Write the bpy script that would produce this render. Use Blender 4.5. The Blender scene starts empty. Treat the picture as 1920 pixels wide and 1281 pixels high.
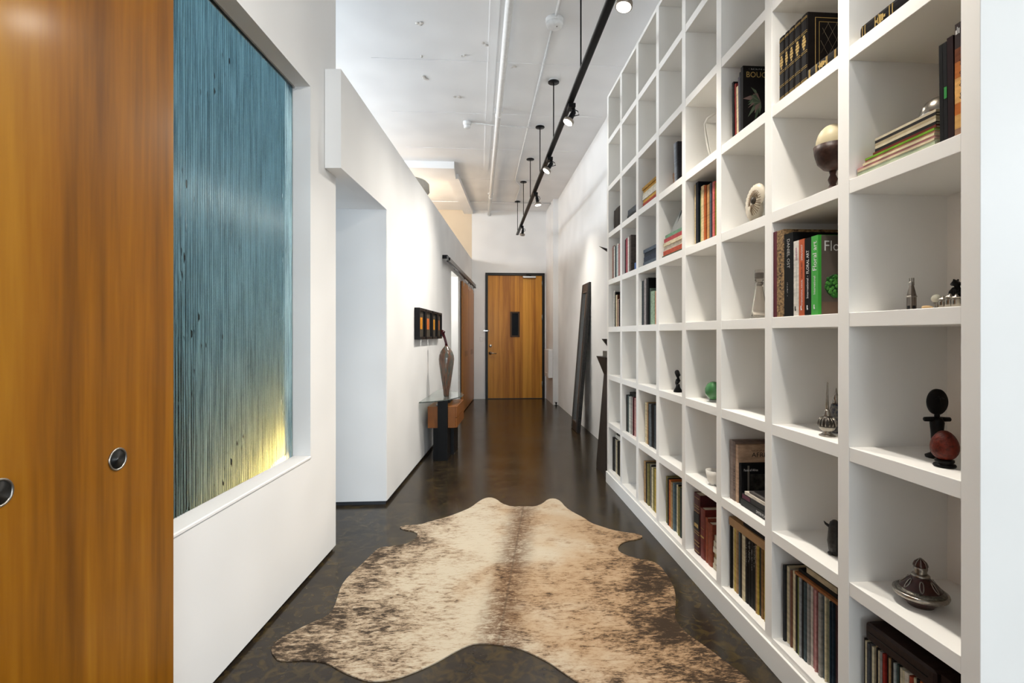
import bpy, bmesh, math, random
from mathutils import Vector, Matrix
random.seed(7)
S = bpy.context.scene
C = S.collection

# ------------------------------------------------------------------ camera
F, CX, HY, H = 957.0, 960.0, 628.0, 1.35          # focal length (px of 1920), horizon row, eye height (m)
PSI = math.atan((CX - 895.0) / F)                 # heading of the camera, right of the corridor axis
sP, cP = math.sin(PSI), math.cos(PSI)
cam = bpy.data.cameras.new('camera'); camo = bpy.data.objects.new('camera', cam); C.objects.link(camo)
cam.sensor_width = 36.0; cam.lens = F / 1920 * 36.0; cam.clip_start = 0.02; cam.clip_end = 100
cam.shift_y = -(640.5 - HY) / 1920
camo.location = (0, 0, H); camo.rotation_euler = (math.pi / 2, 0, -PSI)
S.camera = camo
# ------------------------------------------------------------------ world, big lights, exposure
W = bpy.data.worlds.new('daylight'); S.world = W; W.use_nodes = True
bg = W.node_tree.nodes['Background']; bg.inputs[0].default_value = (0.80, 0.90, 1.0, 1); bg.inputs[1].default_value = 0.25
S.view_settings.view_transform = 'Standard'; S.view_settings.look = 'None'
S.view_settings.gamma = 1.0; S.view_settings.use_curve_mapping = False
S.view_settings.exposure = 1.16

def area(name, loc, rot, sx, sy, power, col):
    l = bpy.data.lights.new(name, 'AREA'); l.shape = 'RECTANGLE'; l.size = sx; l.size_y = sy
    l.energy = power; l.color = col
    o = bpy.data.objects.new(name, l); C.objects.link(o); o.location = loc; o.rotation_euler = rot
    return o
# daylight through the big windows of the living space behind the camera
area('window_daylight', (2.0, -12.4, 2.1), (math.pi / 2, 0, 0), 7.6, 3.2, 330, (0.86, 0.94, 1.0))
# added fill from the right, brightening the near left wall and the ceiling
area('living_side_fill', (6.3, -2.0, 2.95), (math.pi / 2, 0, math.pi / 2), 4.4, 1.4, 75, (0.90, 0.95, 1.0))
# daylight through the window of the side room left of the passage
area('passage_daylight', (-4.9, 3.2, 1.6), (math.pi / 2, 0, -math.pi / 2), 1.7, 2.0, 60, (0.74, 0.86, 1.0))
# added fill over the low wall, lifting the hall ceiling and right wall
area('hall_ceiling_fill', (-4.9, 5.9, 3.45), (math.radians(97), 0, -math.pi / 2), 3.2, 0.8, 105, (0.90, 0.95, 1.0))
# added cool overhead fill for the small room behind the textured glass
area('side_room_fill', (-2.0, 1.0, 3.95), (0, 0, 0), 1.2, 1.8, 46, (0.72, 0.87, 1.0))

# ------------------------------------------------------------------ helpers
def ray(u, v):
    r = (u - CX) / F
    return (sP + r * cP, cP - r * sP, -(v - HY) / F)
def yx(u, X):                                    # corridor distance of a photo column on the plane x = X
    d = ray(u, HY); return X * d[1] / d[0]
def zx(u, v, X):                                 # height of a photo point on the plane x = X
    d = ray(u, v); return H + X * d[2] / d[0]
def fl(u, v, z=0.0):                             # photo point on a horizontal plane
    d = ray(u, v); t = (z - H) / d[2]; return (d[0] * t, d[1] * t)

M = {}
def nd(nt, t, **kw):
    n = nt.nodes.new(t)
    for k, v in kw.items(): setattr(n, k, v)
    return n
def mat(name, col, rough=0.5, metal=0.0, var=0.06, scale=30.0, stretch=(1, 1, 1), bump=0.0, coat=0.0, spec=0.28,
        trans=0.0, ior=1.45, emit=None, estr=0.0, col2=None, detail=3.0):
    if name in M: return M[name]
    m = bpy.data.materials.new(name); m.use_nodes = True; nt = m.node_tree
    b = nt.nodes['Principled BSDF']
    b.inputs['Roughness'].default_value = rough; b.inputs['Metallic'].default_value = metal
    b.inputs['Coat Weight'].default_value = coat; b.inputs['Coat Roughness'].default_value = 0.12
    b.inputs['Specular IOR Level'].default_value = spec
    b.inputs['Transmission Weight'].default_value = trans; b.inputs['IOR'].default_value = ior
    tc = nd(nt, 'ShaderNodeTexCoord'); mp = nd(nt, 'ShaderNodeMapping'); mp.inputs['Scale'].default_value = stretch
    nt.links.new(tc.outputs['Object'], mp.inputs['Vector'])
    nz = nd(nt, 'ShaderNodeTexNoise'); nz.inputs['Scale'].default_value = scale; nz.inputs['Detail'].default_value = detail
    nt.links.new(mp.outputs[0], nz.inputs['Vector'])
    cr = nd(nt, 'ShaderNodeValToRGB'); cr.color_ramp.elements[0].position = 0.3; cr.color_ramp.elements[1].position = 0.7
    c2 = col2 or tuple(min(1, c * (1 + var)) for c in col); c1 = col if col2 else tuple(c * (1 - var) for c in col)
    cr.color_ramp.elements[0].color = (*c1, 1); cr.color_ramp.elements[1].color = (*c2, 1)
    nt.links.new(nz.outputs['Fac'], cr.inputs[0]); nt.links.new(cr.outputs[0], b.inputs['Base Color'])
    if bump:
        bp = nd(nt, 'ShaderNodeBump'); bp.inputs['Strength'].default_value = bump; bp.inputs['Distance'].default_value = 0.004
        nt.links.new(nz.outputs['Fac'], bp.inputs['Height']); nt.links.new(bp.outputs[0], b.inputs['Normal'])
    if emit:
        b.inputs['Emission Color'].default_value = (*emit, 1); b.inputs['Emission Strength'].default_value = estr
    M[name] = m
    return m
def hexc(h):
    h = h.lstrip('#'); r = []
    for i in (0, 2, 4):
        c = int(h[i:i + 2], 16) / 255; r.append(c / 12.92 if c < .04045 else ((c + .055) / 1.055) ** 2.4)
    return tuple(r)
def paper(h, rough=0.55):
    return mat('print_' + h, hexc(h), rough, spec=.14, var=0.22, scale=26, stretch=(1, 1, 3))

MW = {}
def world(o):
    return MW.get(o.name, Matrix.Identity(4)) if o else Matrix.Identity(4)
def tag(o, label=None, cat=None, group=None, kind=None):
    if label: o['label'] = label
    if cat: o['category'] = cat
    if group: o['group'] = group
    if kind: o['kind'] = kind
    return o
def thing(name, label, cat, loc=(0, 0, 0), rotz=0.0, group=None):
    o = bpy.data.objects.new(name, None); o.empty_display_size = 0.05; C.objects.link(o)
    o.location = loc; o.rotation_euler = (0, 0, rotz)
    MW[o.name] = Matrix.Translation(loc) @ Matrix.Rotation(rotz, 4, 'Z')
    return tag(o, label, cat, group)
def mesh(name, verts, faces, m, parent=None, smooth=False, local=False, bevel=0.0, seg=1, weld=False):
    """one mesh object; verts in world metres unless local"""
    pw = world(parent)
    me = bpy.data.meshes.new(name)
    if parent is not None and not local:
        inv = pw.inverted(); verts = [inv @ Vector(v) for v in verts]
    org = Vector((0, 0, 0))
    if parent is None and not local:                      # put the origin at the thing's base
        xs = [v[0] for v in verts]; ys = [v[1] for v in verts]; zs = [v[2] for v in verts]
        org = Vector(((min(xs) + max(xs)) / 2, (min(ys) + max(ys)) / 2, min(zs)))
        verts = [Vector(v) - org for v in verts]
    me.from_pydata([tuple(v) for v in verts], [], faces)
    bm = bmesh.new(); bm.from_mesh(me)
    if weld: bmesh.ops.remove_doubles(bm, verts=bm.verts, dist=1e-5)
    bmesh.ops.recalc_face_normals(bm, faces=bm.faces)
    if bevel:
        bmesh.ops.bevel(bm, geom=list(bm.edges), offset=bevel, segments=seg, affect='EDGES', profile=0.7, clamp_overlap=True)
    if smooth:
        for f in bm.faces: f.smooth = True
    bm.to_mesh(me); bm.free()
    me.materials.append(m)
    o = bpy.data.objects.new(name, me); C.objects.link(o)
    if parent is not None: o.parent = parent
    o.location = org
    MW[o.name] = pw @ Matrix.Translation(org)
    return o
def vbox(x0, x1, y0, y1, z0, z1):
    return [(x0, y0, z0), (x1, y0, z0), (x1, y1, z0), (x0, y1, z0), (x0, y0, z1), (x1, y0, z1), (x1, y1, z1), (x0, y1, z1)]
FB = [(0, 3, 2, 1), (4, 5, 6, 7), (0, 1, 5, 4), (1, 2, 6, 5), (2, 3, 7, 6), (3, 0, 4, 7)]
def box(name, b, m, parent=None, bevel=0.0, **kw):
    return mesh(name, vbox(*b), FB, m, parent, bevel=bevel, **kw)
def boxes(name, bs, m, parent=None, fn=vbox, **kw):
    v, f = [], []
    for b in bs:
        k = len(v); v += fn(*b) if not isinstance(b[0], tuple) else list(b); f += [tuple(i + k for i in q) for q in FB]
    return mesh(name, v, f, m, parent, **kw)
# the frame of the left-hand walls, which run 5.19 degrees off the corridor axis
AL = math.radians(5.19); LO = (-0.718, 4.121); LD = (math.sin(AL), math.cos(AL)); LN = (math.cos(AL), -math.sin(AL))
def lp(s, o, z): return (LO[0] + s * LD[0] + o * LN[0], LO[1] + s * LD[1] + o * LN[1], z)
def lbox(s0, s1, o0, o1, z0, z1):
    return [lp(s0, o0, z0), lp(s0, o1, z0), lp(s1, o1, z0), lp(s1, o0, z0), lp(s0, o0, z1), lp(s0, o1, z1), lp(s1, o1, z1), lp(s1, o0, z1)]
def ls(u, o, v=HY):                               # distance along the left wall (and height) of a photo point on the offset plane o
    d = ray(u, v); px, py = LO[0] + o * LN[0], LO[1] + o * LN[1]
    t = (px * LN[0] + py * LN[1]) / (d[0] * LN[0] + d[1] * LN[1])
    return (d[0] * t - LO[0]) * LD[0] + (d[1] * t - LO[1]) * LD[1], H + d[2] * t
def prism(name, poly, z0, z1, m, parent=None, **kw):
    n = len(poly)
    v = [(p[0], p[1], z0) for p in poly] + [(p[0], p[1], z1) for p in poly]
    f = [tuple(range(n - 1, -1, -1)), tuple(range(n, 2 * n))] + [(i, (i + 1) % n, n + (i + 1) % n, n + i) for i in range(n)]
    return mesh(name, v, f, m, parent, **kw)
def lathe(name, prof, c, m, parent=None, n=24, smooth=True, axis='z', scale=(1, 1), **kw):
    """profile [(r, h)] turned about an axis through c"""
    v, f = [], []
    for r, h in prof:
        for i in range(n):
            a = 2 * math.pi * i / n
            p, q = r * math.cos(a) * scale[0], r * math.sin(a) * scale[1]
            if axis == 'z': v.append((c[0] + p, c[1] + q, c[2] + h))
            elif axis == 'x': v.append((c[0] + h, c[1] + p, c[2] + q))
            elif axis == 'y': v.append((c[0] + p, c[1] + h, c[2] + q))
            else:                                          # axis is a vector
                az = Vector(axis).normalized(); ax = az.orthogonal().normalized(); ay = az.cross(ax)
                w = Vector(c) + ax * p + ay * q + az * h; v.append(tuple(w))
    k = len(prof)
    for j in range(k - 1):
        for i in range(n):
            f.append((j * n + i, j * n + (i + 1) % n, (j + 1) * n + (i + 1) % n, (j + 1) * n + i))
    f.append(tuple(range(n - 1, -1, -1))); f.append(tuple(range((k - 1) * n, k * n)))
    return mesh(name, v, f, m, parent, smooth=smooth, **kw)
def tube(name, pts, rad, m, parent=None, n=10, smooth=True, **kw):
    pts = [Vector(p) for p in pts]; v, f = [], []
    rr = rad if isinstance(rad, (list, tuple)) else [rad] * len(pts)
    up = Vector((0.13, 0.21, 0.97))
    for j, p in enumerate(pts):
        t = (pts[min(j + 1, len(pts) - 1)] - pts[max(j - 1, 0)]).normalized()
        a = t.cross(up)
        if a.length < 1e-3: a = t.cross(Vector((1, 0, 0)))
        a.normalize(); b = t.cross(a)
        for i in range(n):
            w = 2 * math.pi * i / n; v.append(tuple(p + a * math.cos(w) * rr[j] + b * math.sin(w) * rr[j]))
    k = len(pts)
    for j in range(k - 1):
        for i in range(n):
            f.append((j * n + i, j * n + (i + 1) % n, (j + 1) * n + (i + 1) % n, (j + 1) * n + i))
    f.append(tuple(range(n - 1, -1, -1))); f.append(tuple(range((k - 1) * n, k * n)))
    return mesh(name, v, f, m, parent, smooth=smooth, **kw)
def blob(name, c, rx, ry, rz, m, parent=None, nu=18, nv=12, warp=None, **kw):
    """closed rounded body with an optional warp(x, y, z) on the unit sphere"""
    v, f = [], []
    for j in range(nv + 1):
        th = math.pi * j / nv
        for i in range(nu):
            ph = 2 * math.pi * i / nu
            x, y, z = math.sin(th) * math.cos(ph), math.sin(th) * math.sin(ph), math.cos(th)
            if warp: x, y, z = warp(x, y, z)
            v.append((c[0] + rx * x, c[1] + ry * y, c[2] + rz * z))
    for j in range(nv):
        for i in range(nu):
            f.append((j * nu + i, (j + 1) * nu + i, (j + 1) * nu + (i + 1) % nu, j * nu + (i + 1) % nu))
    return mesh(name, v, f, m, parent, smooth=True, weld=True, **kw)
def text(name, body, org, right, up, width, m, parent, height=None, lift=0.0006):
    """printed lettering: baseline starts at org, runs along right for the given width"""
    cu = bpy.data.curves.new(name, 'FONT'); cu.body = body; cu.size = 1.0; cu.resolution_u = 2
    o = bpy.data.objects.new(name, cu); C.objects.link(o)
    dg = bpy.context.evaluated_depsgraph_get()
    me = bpy.data.meshes.new_from_object(o.evaluated_get(dg))
    bpy.data.objects.remove(o); bpy.data.curves.remove(cu)
    xs = [v.co.x for v in me.vertices]; ys = [v.co.y for v in me.vertices]
    x0, x1, y0, y1 = min(xs), max(xs), min(ys), max(ys)
    kx = width / (x1 - x0); ky = height / (y1 - y0) if height else kx
    r, u = Vector(right).normalized(), Vector(up).normalized(); nrm = r.cross(u)
    vs = [Vector(org) + r * (v.co.x - x0) * kx + u * (v.co.y - max(y0, 0) if y0 > -.05 else v.co.y) * ky + nrm * lift for v in me.vertices]
    fs = [tuple(p.vertices) for p in me.polygons]
    bpy.data.meshes.remove(me)
    inv = world(parent).inverted()
    me = bpy.data.meshes.new(name); me.from_pydata([tuple(inv @ v) for v in vs], [], fs); me.materials.append(m)
    o = bpy.data.objects.new(name, me); C.objects.link(o); o.parent = parent; MW[o.name] = world(parent)
    return o

def marks(name, org, right, up, width, height, m, parent, n=12, lift=0.0007, seed=1):
    """a line of print too small to read: short strokes of uneven height"""
    rnd = random.Random(seed); r, u = Vector(right).normalized(), Vector(up).normalized(); nrm = r.cross(u); v, f = [], []; p = Vector(org) + nrm * lift
    step = width / n
    for i in range(n):
        if rnd.random() < .14: continue
        a, w, h0, h1 = i * step, step * rnd.uniform(.3, .7), height * rnd.choice((0, 0, .3)), height * rnd.choice((.6, .75, 1.0))
        k = len(v); v += [tuple(p + r * x + u * y) for x, y in ((a, h0), (a + w, h0), (a + w, h1), (a, h1))]; f.append((k, k + 1, k + 2, k + 3))
    return mesh(name, v, f, m, parent)
# ------------------------------------------------------------------ materials of the setting
def m_plaster(name, col, rough=0.6):
    return mat(name, col, rough, var=0.025, scale=3.0, detail=0.0, spec=0.0)
WHITE = m_plaster('white_wall_paint', (0.86, 0.86, 0.855)); CEIL = m_plaster('white_ceiling_paint', (0.87, 0.87, 0.87), 0.7)
LACQ = mat('white_bookcase_lacquer', (0.92, 0.905, 0.865), 0.38, var=0.015, scale=4, detail=0.0)
BLACK = mat('black_metal', (0.007, 0.007, 0.008), 0.42, var=0.2, spec=.18)
BLKBASE = mat('black_base_strip', (0.012, 0.012, 0.013), 0.5)
STEEL = mat('brushed_steel', (0.48, 0.47, 0.45), 0.3, 1.0, scale=60, stretch=(1, 1, 8))
PIPE = mat('white_pipe_paint', (0.80, 0.80, 0.79), 0.45)

def m_floor():
    m = bpy.data.materials.new('polished_dark_concrete'); m.use_nodes = True; nt = m.node_tree; b = nt.nodes['Principled BSDF']
    tc = nd(nt, 'ShaderNodeTexCoord')
    n1 = nd(nt, 'ShaderNodeTexNoise'); n1.inputs['Scale'].default_value = 2.2; n1.inputs['Detail'].default_value = 8; n1.inputs['Roughness'].default_value = 0.65
    n2 = nd(nt, 'ShaderNodeTexNoise'); n2.inputs['Scale'].default_value = 16; n2.inputs['Detail'].default_value = 6; n2.inputs['Distortion'].default_value = 1.2
    cr = nd(nt, 'ShaderNodeValToRGB'); e = cr.color_ramp.elements
    e[0].position = 0.32; e[0].color = (0.012, 0.009, 0.0075, 1); e[1].position = 0.72; e[1].color = (0.044, 0.034, 0.022, 1)
    k = e.new(0.5); k.color = (0.023, 0.0175, 0.013, 1)
    c2 = nd(nt, 'ShaderNodeValToRGB'); f = c2.color_ramp.elements
    f[0].position = 0.46; f[0].color = (0, 0, 0, 1); f[1].position = 0.70; f[1].color = (1, 1, 1, 1)
    mx = nd(nt, 'ShaderNodeMix', data_type='RGBA'); mx.inputs[7].default_value = (0.075, 0.052, 0.018, 1)
    ml = nd(nt, 'ShaderNodeMath', operation='MULTIPLY'); ml.inputs[1].default_value = 0.75
    for n in (n1, n2): nt.links.new(tc.outputs['Object'], n.inputs['Vector'])
    nt.links.new(n1.outputs['Fac'], cr.inputs[0]); nt.links.new(n2.outputs['Fac'], c2.inputs[0]); nt.links.new(c2.outputs[0], ml.inputs[0])
    nt.links.new(ml.outputs[0], mx.inputs[0]); nt.links.new(cr.outputs[0], mx.inputs[6]); nt.links.new(mx.outputs[2], b.inputs['Base Color'])
    rr = nd(nt, 'ShaderNodeMapRange'); rr.inputs[3].default_value = 0.14; rr.inputs[4].default_value = 0.27
    nt.links.new(n1.outputs['Fac'], rr.inputs[0]); nt.links.new(rr.outputs[0], b.inputs['Roughness'])
    bp = nd(nt, 'ShaderNodeBump'); bp.inputs['Strength'].default_value = 0.04; bp.inputs['Distance'].default_value = 0.01
    nt.links.new(n2.outputs['Fac'], bp.inputs['Height']); nt.links.new(bp.outputs[0], b.inputs['Normal'])
    b.inputs['Specular IOR Level'].default_value = 0.28
    return m
def m_wood(name, cols, scale=(7, 7, 0.5), rough=0.33, coat=0.4, bands=None, grain=1.0, sheen=0.18):
    m = bpy.data.materials.new(name); m.use_nodes = True; nt = m.node_tree; b = nt.nodes['Principled BSDF']
    tc = nd(nt, 'ShaderNodeTexCoord'); mp = nd(nt, 'ShaderNodeMapping'); mp.inputs['Scale'].default_value = scale
    nt.links.new(tc.outputs['Object'], mp.inputs['Vector'])
    n1 = nd(nt, 'ShaderNodeTexNoise'); n1.inputs['Scale'].default_value = 1.0; n1.inputs['Detail'].default_value = 5; n1.inputs['Distortion'].default_value = 0.6
    n2 = nd(nt, 'ShaderNodeTexNoise'); n2.inputs['Scale'].default_value = 9.0; n2.inputs['Detail'].default_value = 3
    nt.links.new(mp.outputs[0], n1.inputs['Vector']); nt.links.new(mp.outputs[0], n2.inputs['Vector'])
    cr = nd(nt, 'ShaderNodeValToRGB'); e = cr.color_ramp.elements
    e[0].position = 0.28; e[0].color = (*cols[0], 1); e[1].position = 0.75; e[1].color = (*cols[-1], 1)
    if len(cols) > 2: e.new(0.5).color = (*cols[1], 1)
    a = nd(nt, 'ShaderNodeMath', operation='MULTIPLY_ADD'); a.inputs[1].default_value = 0.28 * grain
    nt.links.new(n2.outputs['Fac'], a.inputs[0]); nt.links.new(n1.outputs['Fac'], a.inputs[2])
    sub = nd(nt, 'ShaderNodeMath', operation='SUBTRACT'); sub.inputs[1].default_value = 0.14 * grain
    nt.links.new(a.outputs[0], sub.inputs[0]); src = sub.outputs[0]
    if bands:                                              # veneer leaves: steps of tone across the panel
        sx = nd(nt, 'ShaderNodeSeparateXYZ'); nt.links.new(tc.outputs['Object'], sx.inputs[0])
        q = nd(nt, 'ShaderNodeMath', operation='MULTIPLY'); q.inputs[1].default_value = bands
        fl_ = nd(nt, 'ShaderNodeMath', operation='FLOOR'); wn = nd(nt, 'ShaderNodeTexWhiteNoise', noise_dimensions='1D')
        nt.links.new(sx.outputs[0], q.inputs[0]); nt.links.new(q.outputs[0], fl_.inputs[0]); nt.links.new(fl_.outputs[0], wn.inputs['W'])
        w2 = nd(nt, 'ShaderNodeMath', operation='MULTIPLY_ADD'); w2.inputs[1].default_value = 0.34
        nt.links.new(wn.outputs['Value'], w2.inputs[0]); nt.links.new(src, w2.inputs[2])
        s2 = nd(nt, 'ShaderNodeMath', operation='SUBTRACT'); s2.inputs[1].default_value = 0.17
        nt.links.new(w2.outputs[0], s2.inputs[0]); src = s2.outputs[0]
    nt.links.new(src, cr.inputs[0]); nt.links.new(cr.outputs[0], b.inputs['Base Color'])
    b.inputs['Roughness'].default_value = rough; b.inputs['Coat Weight'].default_value = coat; b.inputs['Coat Roughness'].default_value = sheen; b.inputs['Specular IOR Level'].default_value = 0.25
    bp = nd(nt, 'ShaderNodeBump'); bp.inputs['Strength'].default_value = 0.03; bp.inputs['Distance'].default_value = 0.002
    nt.links.new(n2.outputs['Fac'], bp.inputs['Height']); nt.links.new(bp.outputs[0], b.inputs['Normal'])
    M[name] = m
    return m
FLOOR = m_floor()
MAPLE = m_wood('varnished_amber_wood', [hexc('#653b07'), hexc('#8f590c'), hexc('#ab761b')], (5.5, 5.5, 0.30), 0.36, 0.22, sheen=0.16)
VENEER = m_wood('banded_veneer', [hexc('#a0641f'), hexc('#c4842c'), hexc('#d99c3c')], (9, 9, 0.35), 0.45, 0.08, bands=11.5)
SLIDEW = m_wood('orange_brown_door_wood', [hexc('#8e5a25'), hexc('#a86d32'), hexc('#b97d3e')], (7, 7, 0.3), 0.40, 0.12)
CONSW = m_wood('orange_cherry_wood', [hexc('#6f3f0f'), hexc('#824a14'), hexc('#92581e')], (5, 5, 1.5), 0.42, 0.08)

# ------------------------------------------------------------------ the setting
ZC = 3.97; YE = 10.76; XR = 1.555; YB = -12.0
def struct(o): o['kind'] = 'structure'; return o
struct(box('floor', (-4.7, 6.2, YB - 0.2, YE + 0.2, -0.12, 0.0), FLOOR))
ceiling = struct(box('ceiling', (-4.7, 6.2, YB - 0.2, YE + 0.2, ZC, ZC + 0.15), CEIL))
struct(box('wall_right', (XR, XR + 0.15, 1.132, YE, 0, ZC), WHITE))
struct(boxes('wall_end', [(-0.115, 0.168, YE, YE + 0.15, 0, ZC), (1.423, XR + .15, YE, YE + 0.15, 0, ZC), (0.168, 1.423, YE, YE + 0.15, 2.66, ZC), (0.168, 1.423, YE + 0.10, YE + 0.15, 0, 2.66)], WHITE))
struct(box('wall_end_side', (-4.6, -0.115, YE, YE + 0.15, 0, ZC), m_plaster('beige_wall_tone', hexc('#dccdb6'))))  # warm beige tone put into the colour of this stretch
struct(box('wall_pilaster', (1.455, XR, 9.75, YE, 0, ZC), WHITE))
struct(boxes('wall_side', [(-4.75, -4.6, 4.0, 4.3, 0, ZC), (-4.75, -4.6, 7.5, YE, 0, ZC), (-4.75, -4.6, 4.3, 7.5, 0, 2.98), (-4.75, -4.6, 4.3, 7.5, 3.9, ZC)], WHITE))
struct(boxes('wall_side_window', [(-4.75, -4.6, YB, 2.3, 0, ZC), (-4.75, -4.6, 2.3, 4.0, 0, 0.5), (-4.75, -4.6, 2.3, 4.0, 2.7, ZC)], WHITE))
# living space behind the camera, with its window wall
struct(boxes('wall_living', [(6.05, 6.2, YB, -4.2, 0, ZC), (6.05, 6.2, .2, 1.28, 0, ZC), (6.05, 6.2, -4.2, .2, 0, .7), (6.05, 6.2, -4.2, .2, 3.5, ZC)], WHITE))
struct(box('wall_living_return', (XR + .15, 6.2, 1.132, 1.28, 0, ZC), WHITE))
struct(boxes('wall_back', [(-4.7, -1.8, YB - .15, YB, 0, ZC), (5.8, 6.2, YB - .15, YB, 0, ZC), (-1.8, 5.8, YB - .15, YB, 0, 0.4), (-1.8, 5.8, YB - .15, YB, 3.7, ZC)], WHITE))
w2 = thing('window_2', None, None, (1.6, YB - .1, 0.4)); struct(w2)
for i in range(5):
    x = -1.77 + 7.54 * i / 4; box('mullion', (x - .03, x + .03, YB - .12, YB - .06, 0.4, 3.7), BLACK, w2)
# left walls
SE = -0.8375                                               # end of the near wall
S0, S1, ZG0, ZG1 = -2.90, -1.220, 0.672, 2.735             # glazed opening
struct(boxes('wall_left', [(-17.5, SE, -0.26, -0.10, 0.02, ZG0), (-17.5, SE, -0.26, -0.10, ZG1, ZC), (-17.5, S0, -0.26, -0.10, ZG0, ZG1), (S1, SE, -0.26, -0.10, ZG0, ZG1)], WHITE, fn=lbox))
struct(boxes('baseboard_left', [(-17.5, SE - .015, -0.245, -0.115, 0.0, 0.02)], BLKBASE, fn=lbox))
ZH0, ZH1 = 2.345, 2.935                                    # header over the passage / top of the low wall
SO0, SO1, ZO = ls(846, 0.0)[0], 4.42, 2.315                # alcove opening with the sliding doors
SEND = (YE - 0.0 - LO[1]) / LD[1] + 0.02
struct(boxes('wall_left_far', [(-1.022, 0.0, -0.097, 0.0, ZH0, ZH1), (0.0, SO0, -0.10, 0.0, 0.03, ZH1), (SO0, SO1, -0.10, 0.0, ZO, ZH1), (SO1, SEND, -0.10, 0.0, 0.03, ZH1)], WHITE, fn=lbox))
struct(boxes('baseboard_left_far', [(0.012, SO0, -0.09, -0.014, 0.0, 0.03), (SO1, SEND, -0.09, -0.014, 0.0, 0.03)], BLKBASE, fn=lbox))
struct(box('wall_passage', (-3.6, -0.7215, 4.112, 4.22, 0.03, ZH1), WHITE))
struct(box('baseboard_passage', (-3.6, -0.73, 4.125, 4.21, 0.0, 0.03), mat('grey_base_strip', (0.05, 0.055, 0.065), 0.3)))
struct(prism('ceiling_passage', [(-3.6, 3.27), lp(-.855, -.0965, 0)[:2], lp(-.009, -.0965, 0)[:2], (-3.6, 4.112)], ZH0, ZH0 + 0.1, WHITE))
struct(box('ceiling_added_lid', (-3.6, -0.83, 4.22, YE, ZH1 - .12, ZH1 - .02), WHITE))  # unseen lid, added to keep the closet interior dark
struct(boxes('wall_alcove', [(SO1, SO1 + .1, -1.2, -0.10, 0, ZO + .1), (SO0 - .1, SO0, -1.2, -0.10, 0, ZO + .1), (SO0, SO1, -1.2, -1.1, 0, ZO), (SO0, SO1, -1.1, -0.10, ZO, ZO + .1)], WHITE, fn=lbox))
# dropped soffits over the space behind the low wall
struct(boxes('soffit_cross', [(-3.6, -0.35, 7.76, 8.36, 3.865, ZC)], CEIL))
struct(boxes('soffit_long', [(4.25, SEND, -0.16, 0.03, 3.89, ZC)], CEIL, fn=lbox))
# formwork seams and plaster scars left on the ceiling
for y in (4.9, 6.05, 7.2, 8.6):
    b_ = box('ceiling_seam', (-1.0, 1.5, y, y + .012, ZC - .004, ZC), CEIL, ceiling)
box('ceiling_batten', (0.10, 0.18, 1.5, 8.2, ZC - .008, ZC), CEIL, ceiling)
for (u, v, r) in ((787, 46, .05), (796, 106, .03), (912, 82, .04), (865, 105, .03), (803, 146, .06), (860, 183, .05), (963, 125, .045)):
    x, y = fl(u, v, ZC)
    for k in range(3):
        a, q = random.uniform(-1, 1) * r, random.uniform(-.6, .6) * r
        lathe('plaster_scar', [(r * .28, 0), (r * .4, -.004), (r * .2, -.009)], (x + a, y + q, ZC), mat('scarred_plaster', (0.64, 0.61, 0.57), 0.8, var=.25), ceiling, n=7, smooth=False)

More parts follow.
